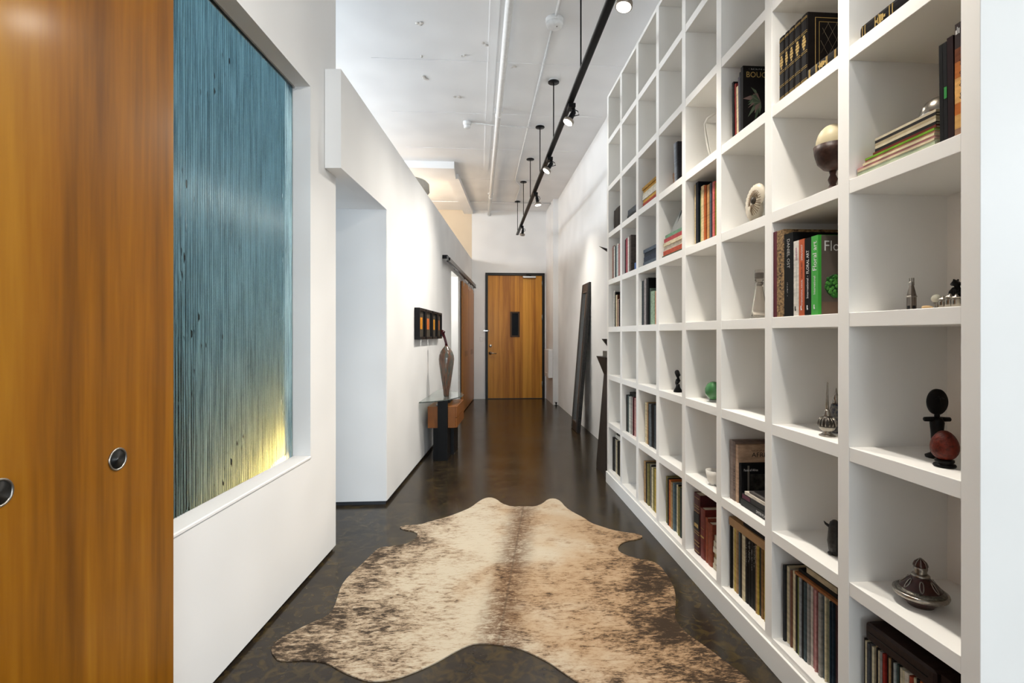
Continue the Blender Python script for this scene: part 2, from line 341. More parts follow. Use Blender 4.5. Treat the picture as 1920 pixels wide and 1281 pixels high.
# ------------------------------------------------------------------ glazed screen in the near wall
def m_glass():
    m = bpy.data.materials.new('reeded_rain_glass'); m.use_nodes = True; nt = m.node_tree; b = nt.nodes['Principled BSDF']
    rf = nd(nt, 'ShaderNodeBsdfRefraction'); rf.inputs['Color'].default_value = (0.86, 0.95, 0.96, 1); rf.inputs['Roughness'].default_value = 0.20; rf.inputs['IOR'].default_value = 1.17
    gl = nd(nt, 'ShaderNodeBsdfGlossy'); gl.inputs['Color'].default_value = (0.8, 0.95, 1.0, 1); gl.inputs['Roughness'].default_value = 0.36
    ms = nd(nt, 'ShaderNodeMixShader'); ms.inputs[0].default_value = 0.06
    # tint drawn darker along each reed and in uneven vertical streaks
    tk = nd(nt, 'ShaderNodeTexCoord'); dt = nd(nt, 'ShaderNodeVectorMath', operation='DOT_PRODUCT'); dt.inputs[1].default_value = (LD[0], LD[1], 0)
    nt.links.new(tk.outputs['Object'], dt.inputs[0])
    sn = nd(nt, 'ShaderNodeMath', operation='MULTIPLY'); sn.inputs[1].default_value = 2 * math.pi / 0.015; nt.links.new(dt.outputs['Value'], sn.inputs[0])
    si = nd(nt, 'ShaderNodeMath', operation='SINE'); nt.links.new(sn.outputs[0], si.inputs[0])
    mk = nd(nt, 'ShaderNodeMapping'); mk.inputs['Scale'].default_value = (60, 60, 3.0); nt.links.new(tk.outputs['Object'], mk.inputs[0])
    nk = nd(nt, 'ShaderNodeTexNoise'); nk.inputs['Scale'].default_value = 1.0; nk.inputs['Detail'].default_value = 6; nk.inputs['Roughness'].default_value = 0.7; nt.links.new(mk.outputs[0], nk.inputs['Vector'])
    sm = nd(nt, 'ShaderNodeMath', operation='MULTIPLY_ADD'); sm.inputs[1].default_value = 0.16; nt.links.new(si.outputs[0], sm.inputs[0]); nt.links.new(nk.outputs['Fac'], sm.inputs[2])
    rk = nd(nt, 'ShaderNodeValToRGB'); rk.color_ramp.elements[0].position = 0.28; rk.color_ramp.elements[0].color = (0.27, 0.33, 0.33, 1); rk.color_ramp.elements[1].position = 0.62; rk.color_ramp.elements[1].color = (0.92, 0.98, 0.94, 1)
    nt.links.new(sm.outputs[0], rk.inputs[0]); nt.links.new(rk.outputs[0], rf.inputs['Color'])
    nt.links.new(rf.outputs[0], ms.inputs[1]); nt.links.new(gl.outputs[0], ms.inputs[2]); nt.links.new(ms.outputs[0], nt.nodes['Material Output'].inputs['Surface'])
    tc = nd(nt, 'ShaderNodeTexCoord')
    mp = nd(nt, 'ShaderNodeMapping'); mp.inputs['Scale'].default_value = (1, 1, 0.45)
    vo = nd(nt, 'ShaderNodeTexVoronoi'); vo.inputs['Scale'].default_value = 26
    nt.links.new(tc.outputs['Object'], mp.inputs[0]); nt.links.new(mp.outputs[0], vo.inputs['Vector'])
    r = nd(nt, 'ShaderNodeMapRange'); r.inputs[1].default_value = 0.0; r.inputs[2].default_value = 0.26; r.inputs[3].default_value = 1.1; r.inputs[4].default_value = 0
    nt.links.new(vo.outputs['Distance'], r.inputs[0])
    n2 = nd(nt, 'ShaderNodeTexNoise'); n2.inputs['Scale'].default_value = 5; nt.links.new(tc.outputs['Object'], n2.inputs['Vector'])
    g = nd(nt, 'ShaderNodeMapRange'); g.inputs[1].default_value = 0.5; g.inputs[2].default_value = 0.62
    nt.links.new(n2.outputs['Fac'], g.inputs[0])
    ml = nd(nt, 'ShaderNodeMath', operation='MULTIPLY'); nt.links.new(r.outputs[0], ml.inputs[0]); nt.links.new(g.outputs[0], ml.inputs[1])
    mp2 = nd(nt, 'ShaderNodeMapping'); mp2.inputs['Scale'].default_value = (90, 90, 1.5)
    n3 = nd(nt, 'ShaderNodeTexNoise'); n3.inputs['Scale'].default_value = 1; n3.inputs['Detail'].default_value = 3
    nt.links.new(tc.outputs['Object'], mp2.inputs[0]); nt.links.new(mp2.outputs[0], n3.inputs['Vector'])
    ad = nd(nt, 'ShaderNodeMath', operation='MULTIPLY_ADD'); ad.inputs[1].default_value = 0.40
    nt.links.new(n3.outputs['Fac'], ad.inputs[0]); nt.links.new(ml.outputs[0], ad.inputs[2])
    bp = nd(nt, 'ShaderNodeBump'); bp.inputs['Strength'].default_value = 0.8; bp.inputs['Distance'].default_value = 0.006
    nt.links.new(ad.outputs[0], bp.inputs['Height']); nt.links.new(bp.outputs[0], rf.inputs['Normal']); nt.links.new(bp.outputs[0], gl.inputs['Normal'])
    return m
GLASSR = m_glass()
w1 = thing('window_1', None, None, lp(S1 - .8, -0.2, ZG0)); struct(w1)
sv, sf = [], []
pitch = 0.015; nrib = int((S1 - S0) / pitch); prof = [(k / 10, 0.0013 * math.cos(2 * math.pi * k / 10)) for k in range(10)]
for i in range(nrib):
    for t, d in prof:
        s = S0 + .004 + (i + t) * pitch
        sv += [lp(s, -0.200 + d, ZG0 - .005), lp(s, -0.200 + d, ZG1 + .005)]
for i in range(len(sv) // 2 - 1): sf.append((2 * i, 2 * i + 2, 2 * i + 3, 2 * i + 1))
nb = len(sv); sv += [lp(S0 + .004, -0.208, ZG0 - .005), lp(S0 + .004, -0.208, ZG1 + .005), lp(S0 + .004 + nrib * pitch, -0.208, ZG0 - .005), lp(S0 + .004 + nrib * pitch, -0.208, ZG1 + .005)]
sf.append((nb, nb + 1, nb + 3, nb + 2))
sf.append(tuple(range(0, nb, 2)) + (nb + 2, nb)); sf.append(tuple(range(1, nb, 2)) + (nb + 3, nb + 1))
sf.append((0, 1, nb + 1, nb)); sf.append((nb - 2, nb - 1, nb + 3, nb + 2))
mesh('pane', sv, sf, GLASSR, w1, smooth=True)
boxes('window_sill', [(S0, S1, -0.195, -0.094, ZG0 - .012, ZG0 + .004)], WHITE, w1, fn=lbox, bevel=.004)
boxes('glazing_channel', [(S0, S1, -0.212, -0.188, ZG1 - .010, ZG1)], STEEL, w1, fn=lbox)
# side room behind the screen: a cool blue-grey wall and a glowing floor lamp by the pane
BLUE = mat('blue_grey_paint', hexc('#3a6f90'), 0.6)
struct(box('wall_side_room', (-2.85, -2.75, -1.0, 3.27, 0, ZC), BLUE))
struct(box('wall_side_room_shield', (-2.75, -1.00, 3.17, 3.27, 0, ZC), mat('grey_teal_paint', hexc('#7f959c'), 0.6)))  # partition added to keep the lamp glow out of the passage
struct(box('wall_side_room_near', (-2.75, -1.60, -1.0, -0.9, 0, ZC), BLUE))
lx, ly, _ = lp(-1.12, -0.345, 0)
lamp = thing('paper_lantern', 'warm glowing column lamp behind the lower right of the textured glass', 'lamp', (lx, ly, 0))
lathe('base', [(.06, 0), (.06, .02), (.02, .03), (.015, .41)], (lx, ly, 0), BLACK, lamp)
lathe('lamp_shade', [(.04, .40), (.06, .43), (.065, .55), (.06, .68), (.04, .71)], (lx, ly, 0), mat('lit_paper_shade', (0.9, 0.75, 0.5), 0.7, emit=(1.0, 0.46, 0.11), estr=80.0), lamp)

# ------------------------------------------------------------------ sliding wood door in the foreground
OD = -0.035
sR = ls(326, OD)[0]; sL = sR - 1.55
d1 = thing('sliding_door', 'large amber varnished wood sliding door with round metal finger pulls, at left edge', 'door', lp((sL + sR) / 2, OD - .02, 0.012))
boxes('panel', [(sL, sR, OD - .045, OD, 0.012, 3.25)], MAPLE, d1, fn=lbox, bevel=.002)
CUP = mat('dark_cup_metal', (0.10, 0.10, 0.10), 0.35, 0.9); RING = mat('satin_ring_metal', (0.42, 0.40, 0.37), 0.28, 1.0)
for (u, v) in ((220, 861), (-3, 925)):
    s, z = ls(u, OD, v); c = lp(s, OD, z)
    p = lathe('finger_pull', [(.0315, 0), (.0315, .003), (.029, .0045), (.0265, .003), (.0262, .0015)], c, RING, d1, axis=(LN[0], LN[1], 0), n=32)
    lathe('cup', [(.0262, .0022), (.0235, .0016), (.022, .0010), (.012, .0008)], c, CUP, p, axis=(LN[0], LN[1], 0), n=32)
boxes('hanging_rail', [(sL - 1.0, sR + .1, -0.10, OD + .015, 3.27, 3.36)], BLACK, d1, fn=lbox)
for q in (.2, 1.35): boxes('hanger', [(sL + q, sL + q + .04, OD - .035, OD - .01, 3.24, 3.30)], STEEL, d1, fn=lbox)

# ------------------------------------------------------------------ entry door
e = thing('door_1', 'tall banded veneer entry door with narrow vision panel in black frame', 'door', (0.795, YE, 0)); struct(e); del e['category']
BRONZE = mat('black_bronze_frame', (0.018, 0.017, 0.016), 0.4)
boxes('door_frame', [(0.168, 0.219, YE - .025, YE + .08, 0, 2.656), (1.373, 1.423, YE - .025, YE + .08, 0, 2.656), (0.219, 1.373, YE - .025, YE + .08, 2.606, 2.656)], BRONZE, e)
boxes('door_leaf', [(0.222, 0.730, YE + .005, YE + .055, 0.012, 2.602), (0.862, 1.370, YE + .005, YE + .055, 0.012, 2.602), (0.730, 0.862, YE + .005, YE + .055, 0.012, 1.335), (0.730, 0.862, YE + .005, YE + .055, 1.808, 2.602)], VENEER, e)
vp = boxes('vision_frame', [(0.694, 0.730, YE - .008, YE + .02, 1.303, 1.84), (0.862, 0.896, YE - .008, YE + .02, 1.303, 1.84), (0.73, 0.862, YE - .008, YE + .02, 1.303, 1.335), (0.73, 0.862, YE - .008, YE + .02, 1.808, 1.84)], mat('brown_frame', hexc('#4a3520'), 0.45), e)
box('vision_pane', (0.73, 0.862, YE + .02, YE + .026, 1.335, 1.808), mat('dark_wired_glass', (0.008, 0.010, 0.013), 0.4, spec=.1), vp)
box('threshold', (0.219, 1.373, YE - .03, YE + .08, 0, 0.012), BRONZE, e)
hx = 0.272
rose = lathe('lever_rose', [(.032, .005), (.032, -.008), (.014, -.012), (.012, -.045)], (hx, YE, 0.965), STEEL, e, axis='y', n=20)
tube('lever_handle', [(hx, YE - .05, .965), (hx + .03, YE - .055, .965), (hx + .125, YE - .05, .958)], .011, STEEL, rose)
lathe('deadbolt', [(.03, .005), (.03, -.012), (.02, -.018)], (hx + .005, YE, 1.12), STEEL, e, axis='y', n=20)
cl = box('door_closer', (0.955, 1.235, YE - .06, YE + .004, 2.548, 2.59), STEEL, e, bevel=.006)
tube('closer_arm', [(1.13, YE - .04, 2.60), (1.06, YE - .09, 2.615), (1.04, YE - .02, 2.63)], .010, BLACK, cl)
for z in (0.25, 1.66, 2.38): tube('hinge', [(1.372, YE - .012, z), (1.372, YE - .012, z + .115)], .012, STEEL, e)
box('latch_guard', (0.13, 0.25, YE - .03, YE - .02, 1.425, 1.445), STEEL, e)
lathe('latch_ball', [(.006, -.05), (.016, -.04), (.016, -.03), (.006, -.02)], (.235, YE, 1.435), STEEL, e, axis='y', n=10)
lathe('vision_screw', [(.004, -.012), (.004, -.008)], (.712, YE, 1.82), STEEL, vp, axis='y', n=8)
x = 0.795; a = bpy.data.objects['wall_end']
def plate(name, label, b, m, face='y'):
    t = thing(name, label, 'light switch', ((b[0] + b[1]) / 2, (b[2] + b[3]) / 2, b[4]))
    box('plate', b, m, t, bevel=.002)
    return t
px0 = 0.02
t = plate('light_switch', 'small white light switch plate on wall left of entry door', (0.052, 0.122, YE - .008, YE, 1.21, 1.31), PIPE)
box('rocker', (0.072, 0.102, YE - .012, YE - .006, 1.235, 1.285), WHITE, t)
t = thing('wall_heater', 'white rectangular box mounted on the pilaster right of entry door', 'wall box', (1.41, 10.1, .51))
box('cover', (1.372, 1.455, 9.80, 10.38, 0.515, 1.06), WHITE, t, bevel=.004)
box('grille', (1.366, 1.373, 9.86, 10.32, 0.54, 0.60), PIPE, t)
t = thing('door_stop', 'small dark door stop on floor at the pilaster foot', 'door stop', (1.50, 9.66, 0))
lathe('foot', [(.028, 0), (.028, .006), (.012, .012), (.012, .04), (.02, .045), (.02, .06), (.012, .065)], (1.50, 9.66, 0), BLACK, t, n=14)
tube('hook', [(1.50, 9.66, .05), (1.475, 9.64, .075), (1.465, 9.63, .06)], .005, STEEL, t)

# ------------------------------------------------------------------ sliding closet doors on the left wall
OS = 0.045
sA, sB, sC = ls(868, OS)[0], ls(879.6, OS)[0], SEND - .03
for i, (a0, a1, lab) in enumerate(((sA, sB - .004, 'orange brown wood sliding panel nearer the camera, on the far left wall'), (sB + .004, sC, 'orange brown wood sliding panel nearest the entry door wall'))):
    t = thing('closet_door', lab, 'door', lp((a0 + a1) / 2, OS - .02, 0.015), 0, 'sliding closet panels')
    boxes('panel', [(a0, a1, OS - .042, OS, 0.015, 2.275)], SLIDEW, t, fn=lbox, bevel=.0015)
    for k in range(3):
        q = a0 + .32 + k * .16
        boxes('finger_slot', [(q, q + .02, OS - .002, OS + .002, 0.96, 1.06)], BLACK, t, fn=lbox)
    for q in (a0 + .12, a1 - .14):
        h_ = boxes('hanger', [(q, q + .035, OS - .004, OS + .004, 2.21, 2.36)], STEEL, t, fn=lbox)
        lathe('wheel', [(.028, -.006), (.028, .006)], lp(q + .017, OS + .011, 2.345), BLACK, h_, axis=(LN[0], LN[1], 0), n=14)
boxes('edge_strip', [(sA - .012, sA - .001, OS - .042, OS - .03, 0.015, 2.275)], BLACK, bpy.data.objects['closet_door'], fn=lbox)
sT = ls(836, .055)[0]
t = thing('sliding_door_track', 'dark metal sliding door track fixed high on the far left wall', 'track', lp(sT, .03, 2.32))
boxes('rail', [(sT, SEND - .05, 0.068, 0.088, 2.335, 2.40)], mat('track_metal', (0.16, 0.155, 0.15), 0.35, 0.8), t, fn=lbox)
boxes('rail_lip', [(sT, SEND - .05, 0.064, 0.094, 2.325, 2.337)], BLACK, t, fn=lbox)
for q in (0.05, 1.2, 2.4): boxes('bracket', [(sT + q, sT + q + .05, 0.0, 0.07, 2.375, 2.42)], BLACK, t, fn=lbox)
lathe('end_stop', [(.02, -.01), (.02, .02)], lp(sT + .06, .085, 2.366), BLACK, t, axis=(LN[0], LN[1], 0), n=12)
dl = thing('added_downlight', 'added small ceiling light brightening the alcove by the sliding doors', 'downlight', lp(4.0, -0.6, ZO - .02))  # fixture and point light added to brighten the alcove
lathe('trim', [(.05, -.006), (.055, -.003), (.055, 0)], lp(4.0, -0.6, ZO), PIPE, dl, n=20); lathe('lens', [(.04, -.008), (.04, -.0065)], lp(4.0, -0.6, ZO), mat('soft_lens', (1, .95, .88), .4, emit=(1, .93, .82), estr=20), dl, n=20)
al = bpy.data.lights.new('alcove_fill', 'POINT'); al.energy = 7; al.color = (1, .95, .88); al.shadow_soft_size = .05
ao = bpy.data.objects.new('alcove_fill', al); C.objects.link(ao); ao.location = lp(4.0, -0.6, ZO - .12)
sw = thing('wall_switch', 'tan metal switch plate inside the alcove beside the sliding door', 'light switch', lp(SO1 - .01, -0.17, 1.22))
boxes('plate', [(SO1 - .008, SO1, -0.215, -0.135, 1.215, 1.335)], mat('tan_metal', hexc('#8b8069'), 0.4, 0.4), sw, fn=lbox)
boxes('toggle', [(SO1 - .018, SO1 - .006, -0.180, -0.170, 1.262, 1.288)], BLACK, sw, fn=lbox)

# ------------------------------------------------------------------ bookcase
XF, XB = 1.19, 1.527
UT = 0.050; PT = 0.430; Y8 = 1.132; ST = 0.045
ZS = [0.122, 0.556, 0.989, 1.421, 1.848, 2.276, 2.703, 3.131, 3.556]
def un(k): return Y8 + PT * (8 - k)                       # near face of upright k (0 far .. 8 near)
bc = thing('bookcase', 'floor-to-ceiling white built-in bookcase with a grid of square cells', 'bookcase', (XF + .17, 2.87, 0))
for k in range(9):
    box('upright', (XF, XR - .0005 if k == 8 else XB + .018, un(k), un(k) + UT, 0.0, ZS[8] - .018), LACQ, bc, bevel=.0012)
for c in range(1, 9):
    for r in range(9):
        t_ = ST if r < 8 else ST - .02
        zt = ZS[r] if r < 8 else ZS[8] - .018
        zb = ZS[r] - ST if r else 0.075
        box('shelf', (XF + .0015, XB + .002, un(c) + UT, un(c - 1), zb, zt), LACQ, bc, bevel=.0012)
box('back_panel', (XB, XR - .0005, un(8) + UT, un(0) + UT, 0, ZS[8] - .018), LACQ, bc)
box('plinth', (XF - .012, XF - .0005, un(8) + .002, un(0) + UT, 0.0, 0.10), LACQ, bc, bevel=.0015)

# ------------------------------------------------------------------ lettering and book builders
COLN = ['', 'first', 'second', 'third', 'fourth', 'fifth', 'sixth', 'seventh', 'eighth']
ROWN = ['', 'bottom', 'second', 'third', 'fourth', 'fifth', 'sixth', 'seventh', 'top']
ORD = ['leftmost', 'second from left', 'third from left', 'fourth from left', 'fifth from left', 'sixth from left', 'seventh from left', 'eighth from left',
       'ninth from left', 'tenth from left'] + ['%s from left' % w for w in ('eleventh', 'twelfth', 'thirteenth', 'fourteenth', 'fifteenth', 'sixteenth', 'seventeenth', 'eighteenth',
       'nineteenth', 'twentieth', 'twenty-first', 'twenty-second', 'twenty-third', 'twenty-fourth', 'twenty-fifth', 'twenty-sixth', 'twenty-seventh', 'twenty-eighth', 'twenty-ninth', 'thirtieth', 'thirty-first', 'thirty-second', 'thirty-third', 'thirty-fourth', 'thirty-fifth', 'thirty-sixth')]
def cell(c, r):
    return '%s-row shelf, %s column' % (ROWN[r], COLN[c])
def cname(h):
    r, g, b = [int(h[i:i + 2], 16) for i in (1, 3, 5)]
    mx, mn = max(r, g, b), min(r, g, b)
    if mx < 62: return 'black'
    if mx - mn < 26: return 'white' if mx > 205 else 'pale grey' if mx > 160 else 'grey' if mx > 95 else 'charcoal'
    if r >= g and g >= b:
        if r > 190 and g > 165 and b > 120: return 'cream'
        if r > 150 and g / r > .84: return 'yellow'
        if r - g > 70: return 'red' if g < 75 else 'orange'
        if r < 120: return 'dark brown' if g / r < .86 else 'olive'
        return 'tan' if g / r > .7 else 'brown'
    if g >= r and g >= b: return 'green'
    if r >= b: return 'maroon' if mx < 140 else 'pink'
    return 'blue' if b > g + 12 else 'slate'
PAGES = mat('book_pages', hexc('#d9cfba'), 0.8, var=0.12, scale=200, stretch=(1, 1, .02))
INK = {'w': mat('white_ink', (0.75, 0.75, 0.73), .6), 'k': mat('black_ink', (0.02, 0.02, 0.02), .6), 'g': mat('gold_ink', hexc('#b79a5c'), .4, .3), 'm': mat('magenta_ink', hexc('#a2577a'), .6), 'G': mat('pale_grey_ink', hexc('#b7b7b2'), .6)}
def book(label, y0, y1, z0, h, xs, depth, m, group, tilt=0.0, name='book', page=PAGES, cat='book', round_=0.0):
    """standing book: spine at x = xs, y0 near side, y1 far side; tilt leans the top away from the camera (m)"""
    def sh(v): return [(x, y + tilt * (z - z0) / h, z) for x, y, z in v]
    t = thing(name, label, cat, (xs + depth / 2, (y0 + y1) / 2, z0), 0, group)
    th = y1 - y0; cv = min(.0035, th * .18)
    sp = [(xs, y0), (xs, y1)]
    if round_: sp = [(xs + round_ * .6, y0), (xs + round_ * .12, y0 + th * .2), (xs, y0 + th * .5), (xs + round_ * .12, y0 + th * .8), (xs + round_ * .6, y1)]
    inn = [(xs + cv + round_ * .6, y1 - cv), (xs + cv + round_ * .6, y0 + cv)]
    poly = sp + [(xs + depth, y1), (xs + depth, y1 - cv)] + inn + [(xs + depth, y0 + cv), (xs + depth, y0)]
    n = len(poly)
    v = sh([(p[0], p[1], z0) for p in poly] + [(p[0], p[1], z0 + h) for p in poly])
    f = [tuple(range(n - 1, -1, -1)), tuple(range(n, 2 * n))] + [(i, (i + 1) % n, n + (i + 1) % n, n + i) for i in range(n)]
    cvr = mesh('cover', v, f, m, t)
    mesh('pages', sh(vbox(xs + cv + round_ * .6 + .0005, xs + depth - .004, y0 + cv + .0003, y1 - cv - .0003, z0 + .003, z0 + h - .004)), FB, page, t)
    return t
def flat(label, y0, y1, z0, th, xs, depth, m, group, skew=0.0, name='book', page=PAGES, cat='book', round_=0.0):
    """book lying flat, spine towards the corridor"""
    t = thing(name, label, cat, (xs + depth / 2, (y0 + y1) / 2, z0), 0, group)
    cv = min(.003, th * .2)
    sp = [(xs, z0), (xs, z0 + th)]
    if round_: sp = [(xs + round_ * .6, z0), (xs + round_ * .12, z0 + th * .2), (xs, z0 + th * .5), (xs + round_ * .12, z0 + th * .8), (xs + round_ * .6, z0 + th)]
    q = xs + cv + round_ * .6
    poly = sp + [(xs + depth, z0 + th), (xs + depth, z0 + th - cv), (q, z0 + th - cv), (q, z0 + cv), (xs + depth, z0 + cv), (xs + depth, z0)]
    n = len(poly)
    def sk(x, y, z): return (x + skew * (y - y0), y, z)
    v = [sk(p[0], y0, p[1]) for p in poly] + [sk(p[0], y1, p[1]) for p in poly]
    f = [tuple(range(n - 1, -1, -1)), tuple(range(n, 2 * n))] + [(i, (i + 1) % n, n + (i + 1) % n, n + i) for i in range(n)]
    mesh('cover', v, f, m, t)
    mesh('pages', [sk(*p) for p in vbox(q + .0005, xs + depth - .003, y0 + .003, y1 - .003, z0 + cv + .0002, z0 + th - cv - .0002)], FB, page, t)
    return t
def sleeve(label, y0, y1, z0, h, xs, depth, m, group, dx=0.0, lean=0.0):
    """record sleeve: a thin card wallet with a slightly rounded spine and an open rear edge"""
    th = y1 - y0; x0 = xs + dx; g = min(.0022, th * .3)
    poly = [(x0 + g, y0), (x0, y0 + g), (x0, y1 - g), (x0 + g, y1), (x0 + depth, y1), (x0 + depth, y1 - th * .25), (x0 + depth - .006, (y0 + y1) / 2), (x0 + depth, y0 + th * .25), (x0 + depth, y0)]
    n = len(poly)
    v = [(p[0], p[1], z0) for p in poly] + [(p[0], p[1] + lean, z0 + h) for p in poly]
    f = [tuple(range(n - 1, -1, -1)), tuple(range(n, 2 * n))] + [(i, (i + 1) % n, n + (i + 1) % n, n + i) for i in range(n)]
    return tag(mesh('record_sleeve', v, f, m), label, 'record', group)
def records(c, r, u0, u1, cols, h=0.302, X=1.225, jit=.010, hj=.006, widths=None, what='record sleeve'):
    z0 = ZS[r - 1] + .0005
    ya = min(yx(u0, X), un(c - 1) - .002); yb = max(yx(u1, X) if u1 else 0, un(c) + UT + .002)
    n = len(cols); ws = widths or [random.uniform(.55, 1.45) for _ in range(n)]; tot = sum(ws); y = ya
    for i, hx_ in enumerate(cols):
        w = (ya - yb) * ws[i] / tot
        sleeve('%s %s, %s, %s' % (cname(hx_), what, ORD[i], cell(c, r)), y - w + .0004, y - .0004, z0, h + random.uniform(-hj, hj * .6), X, .285, paper(hx_), 'record sleeves in the bookcase', random.uniform(0, jit))
        y -= w
    return ya, yb, z0 + h + hj * .6 + .001

# ---------------------------------------------------------------- records
D, CR, OL, YL, TN, WH, GR, RD, MR, OR, SL, PK = '#1d1b1a', '#cbbf9e', '#7c7446', '#b39a4a', '#a4845c', '#d8d5cc', '#8d8a84', '#8e2f26', '#4f2328', '#b0602e', '#4c5a60', '#b98a86'
a = records(1, 1, 1147.5, 0, [D, GR, CR, '#262322', D, OL, YL, GR], .296)
flat('white sleeve lying on the records, bottom-row shelf, first column', a[1] + .01, a[0] - .03, a[2], .03, 1.245, .25, paper(WH), 'flat items on records')
flat('black box lying on the white sleeve, bottom-row shelf, first column', a[1] + .0, a[0] - .06, a[2] + .031, .03, 1.25, .25, paper(D), 'flat items on records')
a = records(2, 2, 1171, 0, [D, '#55605d', WH, GR, WH, MR, PK, '#7d3a38', '#c9b9a0', MR, PK], .30)
flat('black folder lying on the records, second-row shelf, second column', a[1] + .01, a[0] - .02, a[2], .02, 1.25, .25, paper(D), 'flat items on records')
records(3, 2, 1208, 0, [CR, TN, D, '#5f666a', D, '#3b4246', WH, WH, D], .30)
records(3, 1, 1207, 0, [TN, D, OL, GR, D, CR, OL, YL, D, CR], .30)
records(4, 1, 1246.5, 0, [OL, '#9b8f5f', D, OR, TN, '#5d7076', SL, CR, D, OL, '#3a4440', '#9f4a3c', '#c89a86', YL, D], .30)
c6r1 = records(6, 1, 1367.5, 0, [D, CR, YL, TN, GR, SL, D, '#b7a78c', CR, D, D, '#161514', D, '#161514', D, TN, YL, '#242a2b', '#7e5c36', OL, YL, '#8d8348', TN, CR], .302)
c7r1 = records(7, 1, 1466.5, 0, ['#2a2b2d', CR, GR, '#6d4a3a', CR, CR, D, '#66702c', '#8f9090', D, '#3c4a4e', GR, '#b7b0a6', '#8e5a5c', PK, '#6f2a2a', GR, SL, CR, '#6b745c', '#a79c80', '#22303a', '#25323c', '#1c2024', '#3b2426', D, '#4d3a30', '#2b2c30', '#86807a'], .302)
c8r1 = records(8, 1, 1617, 0, [D, CR, '#494a4c', '#494a4c', CR, TN, D, CR, GR, RD, D, TN, D, '#9ca09c', '#3d5250', D, '#c4bba2', CR, '#d0c6b4', '#a14a34', CR, D, OR, D, '#b4a78c', '#9c9c98', '#5a2a26', YL, OL, D, '#b6a68a', CR, '#a03a2a', D, CR], .262)
# white lettering down some black sleeves of the sixth column
sl = [o for o in C.objects if o.get('label', '').endswith('bottom-row shelf, sixth column') and o.name.startswith('record_sleeve')]
for i_, o_ in enumerate(sl):
    if o_['label'].startswith('black') and 8 < i_ < 16:
        bb = [MW[o_.name] @ v.co for v in o_.data.vertices]; xa = min(p.x for p in bb); y0_, y1_ = min(p.y for p in bb), max(p.y for p in bb)
        marks('spine_marks', (xa, (y0_ + y1_) / 2 - .002, ZS[0] + .17 + .02 * (i_ % 3)), (0, 0, 1), (0, 1, 0), .10, .004, INK['G'], o_, 16, seed=i_)
# flat things on top of the records
flat('tan wooden box lying across the records, bottom-row shelf, sixth column', c6r1[1] + .002, c6r1[0] - .004, c6r1[2], .038, 1.222, .25, mat('tan_box_wood', hexc('#a8835a'), .5), 'flat items on records', page=mat('tan_box_inside', hexc('#8d6a44'), .6))
flat('thin black case lying on the tan box, bottom-row shelf, sixth column', c6r1[1] + .002, c6r1[0] - .12, c6r1[2] + .039, .014, 1.23, .24, paper(D), 'flat items on records')
flat('orange brown folder lying on the records, bottom-row shelf, seventh column', c7r1[1] + .002, c7r1[0] - .085, c7r1[2], .010, 1.222, .27, paper('#8d5a35'), 'flat items on records')
flat('black flat case lying on the orange brown folder, seventh column', c7r1[1] + .002, c7r1[0] - .09, c7r1[2] + .011, .012, 1.235, .25, paper(D), 'flat items on records')
flat('cream paper stack lying under the shelf, bottom-row shelf, seventh column', c7r1[1] + .07, c7r1[0] - .13, c7r1[2] + .024, .020, 1.24, .22, paper('#b9a98c'), 'flat items on records')
flat('brown leather box lying beside the cream papers, seventh column', c7r1[1] + .004, c7r1[1] + .066, c7r1[2] + .024, .022, 1.24, .22, paper('#5b432c'), 'flat items on records')
LEATH = mat('dark_brown_leather', hexc('#2a1a15'), .5, var=.3, scale=60, bump=.2)
yb_ = c8r1[0] - .25
t = thing('leather_case', 'padded dark brown leather case lying across the records in the nearest column', 'case', (1.36, c8r1[0] - .13, c8r1[2]))
box('body', (1.222, 1.49, c8r1[0] - .262, c8r1[0] - .012, c8r1[2], c8r1[2] + .058), LEATH, t, bevel=.018, seg=3)
tube('seam', [(1.2215, c8r1[0] - .24, c8r1[2] + .03), (1.2215, c8r1[0] - .03, c8r1[2] + .03)], .0015, BLACK, t, n=6)
flat('cream boxed book lying beside the leather case in the nearest column', c8r1[1] + .004, c8r1[0] - .268, c8r1[2], .032, 1.226, .24, paper('#b49a76'), 'flat items on records')
flat('dark brown book lying on the cream boxed book in the nearest column', c8r1[1] + .004, c8r1[0] - .266, c8r1[2] + .033, .022, 1.235, .24, paper('#2c1c18'), 'flat items on records')

# ---------------------------------------------------------------- standing books: (col, row, X, [(u0, u1, v_top at u0 or height, colour, kind)])
def row(c, r, X, items, depth=.24, g=None, what='book'):
    out = []
    for i, (u0, u1, h, hx_, *o) in enumerate(items):
        y1, y0 = min(yx(u0, X), un(c - 1) - .0015), yx(u1, X)
        lab = o[0] if o and o[0] else '%s %s, %s, %s' % (cname(hx_), what, ORD[i], cell(c, r))
        dx = o[1] if len(o) > 1 else 0.0
        out.append(book(lab, y0 + .0004, y1 - .0004, ZS[r - 1] + .0005, h, X + dx, depth - dx, paper(hx_), g or 'standing books in the bookcase', tilt=o[2] if len(o) > 2 else 0.0))
    return out
row(1, 4, 1.225, [(1150.6, 1152.4, .325, WH), (1152.4, 1154.6, .31, D), (1154.6, 1157.2, .28, CR), (1157.2, 1158.4, .28, '#5b3a2c'), (1158.4, 1160, .24, '#c9a894'), (1160, 1161.8, .235, D)])
row(1, 5, 1.225, [(1147.2, 1148.8, .29, '#b08c66'), (1148.8, 1151, .305, '#8e6a66'), (1151, 1153, .295, WH), (1153, 1155.8, .29, '#3a4244'), (1155.8, 1157.4, .29, '#a9c0c4'), (1157.4, 1159.4, .30, WH), (1159.4, 1160.6, .285, '#7d4048'), (1160.6, 1161.9, .29, PK)])
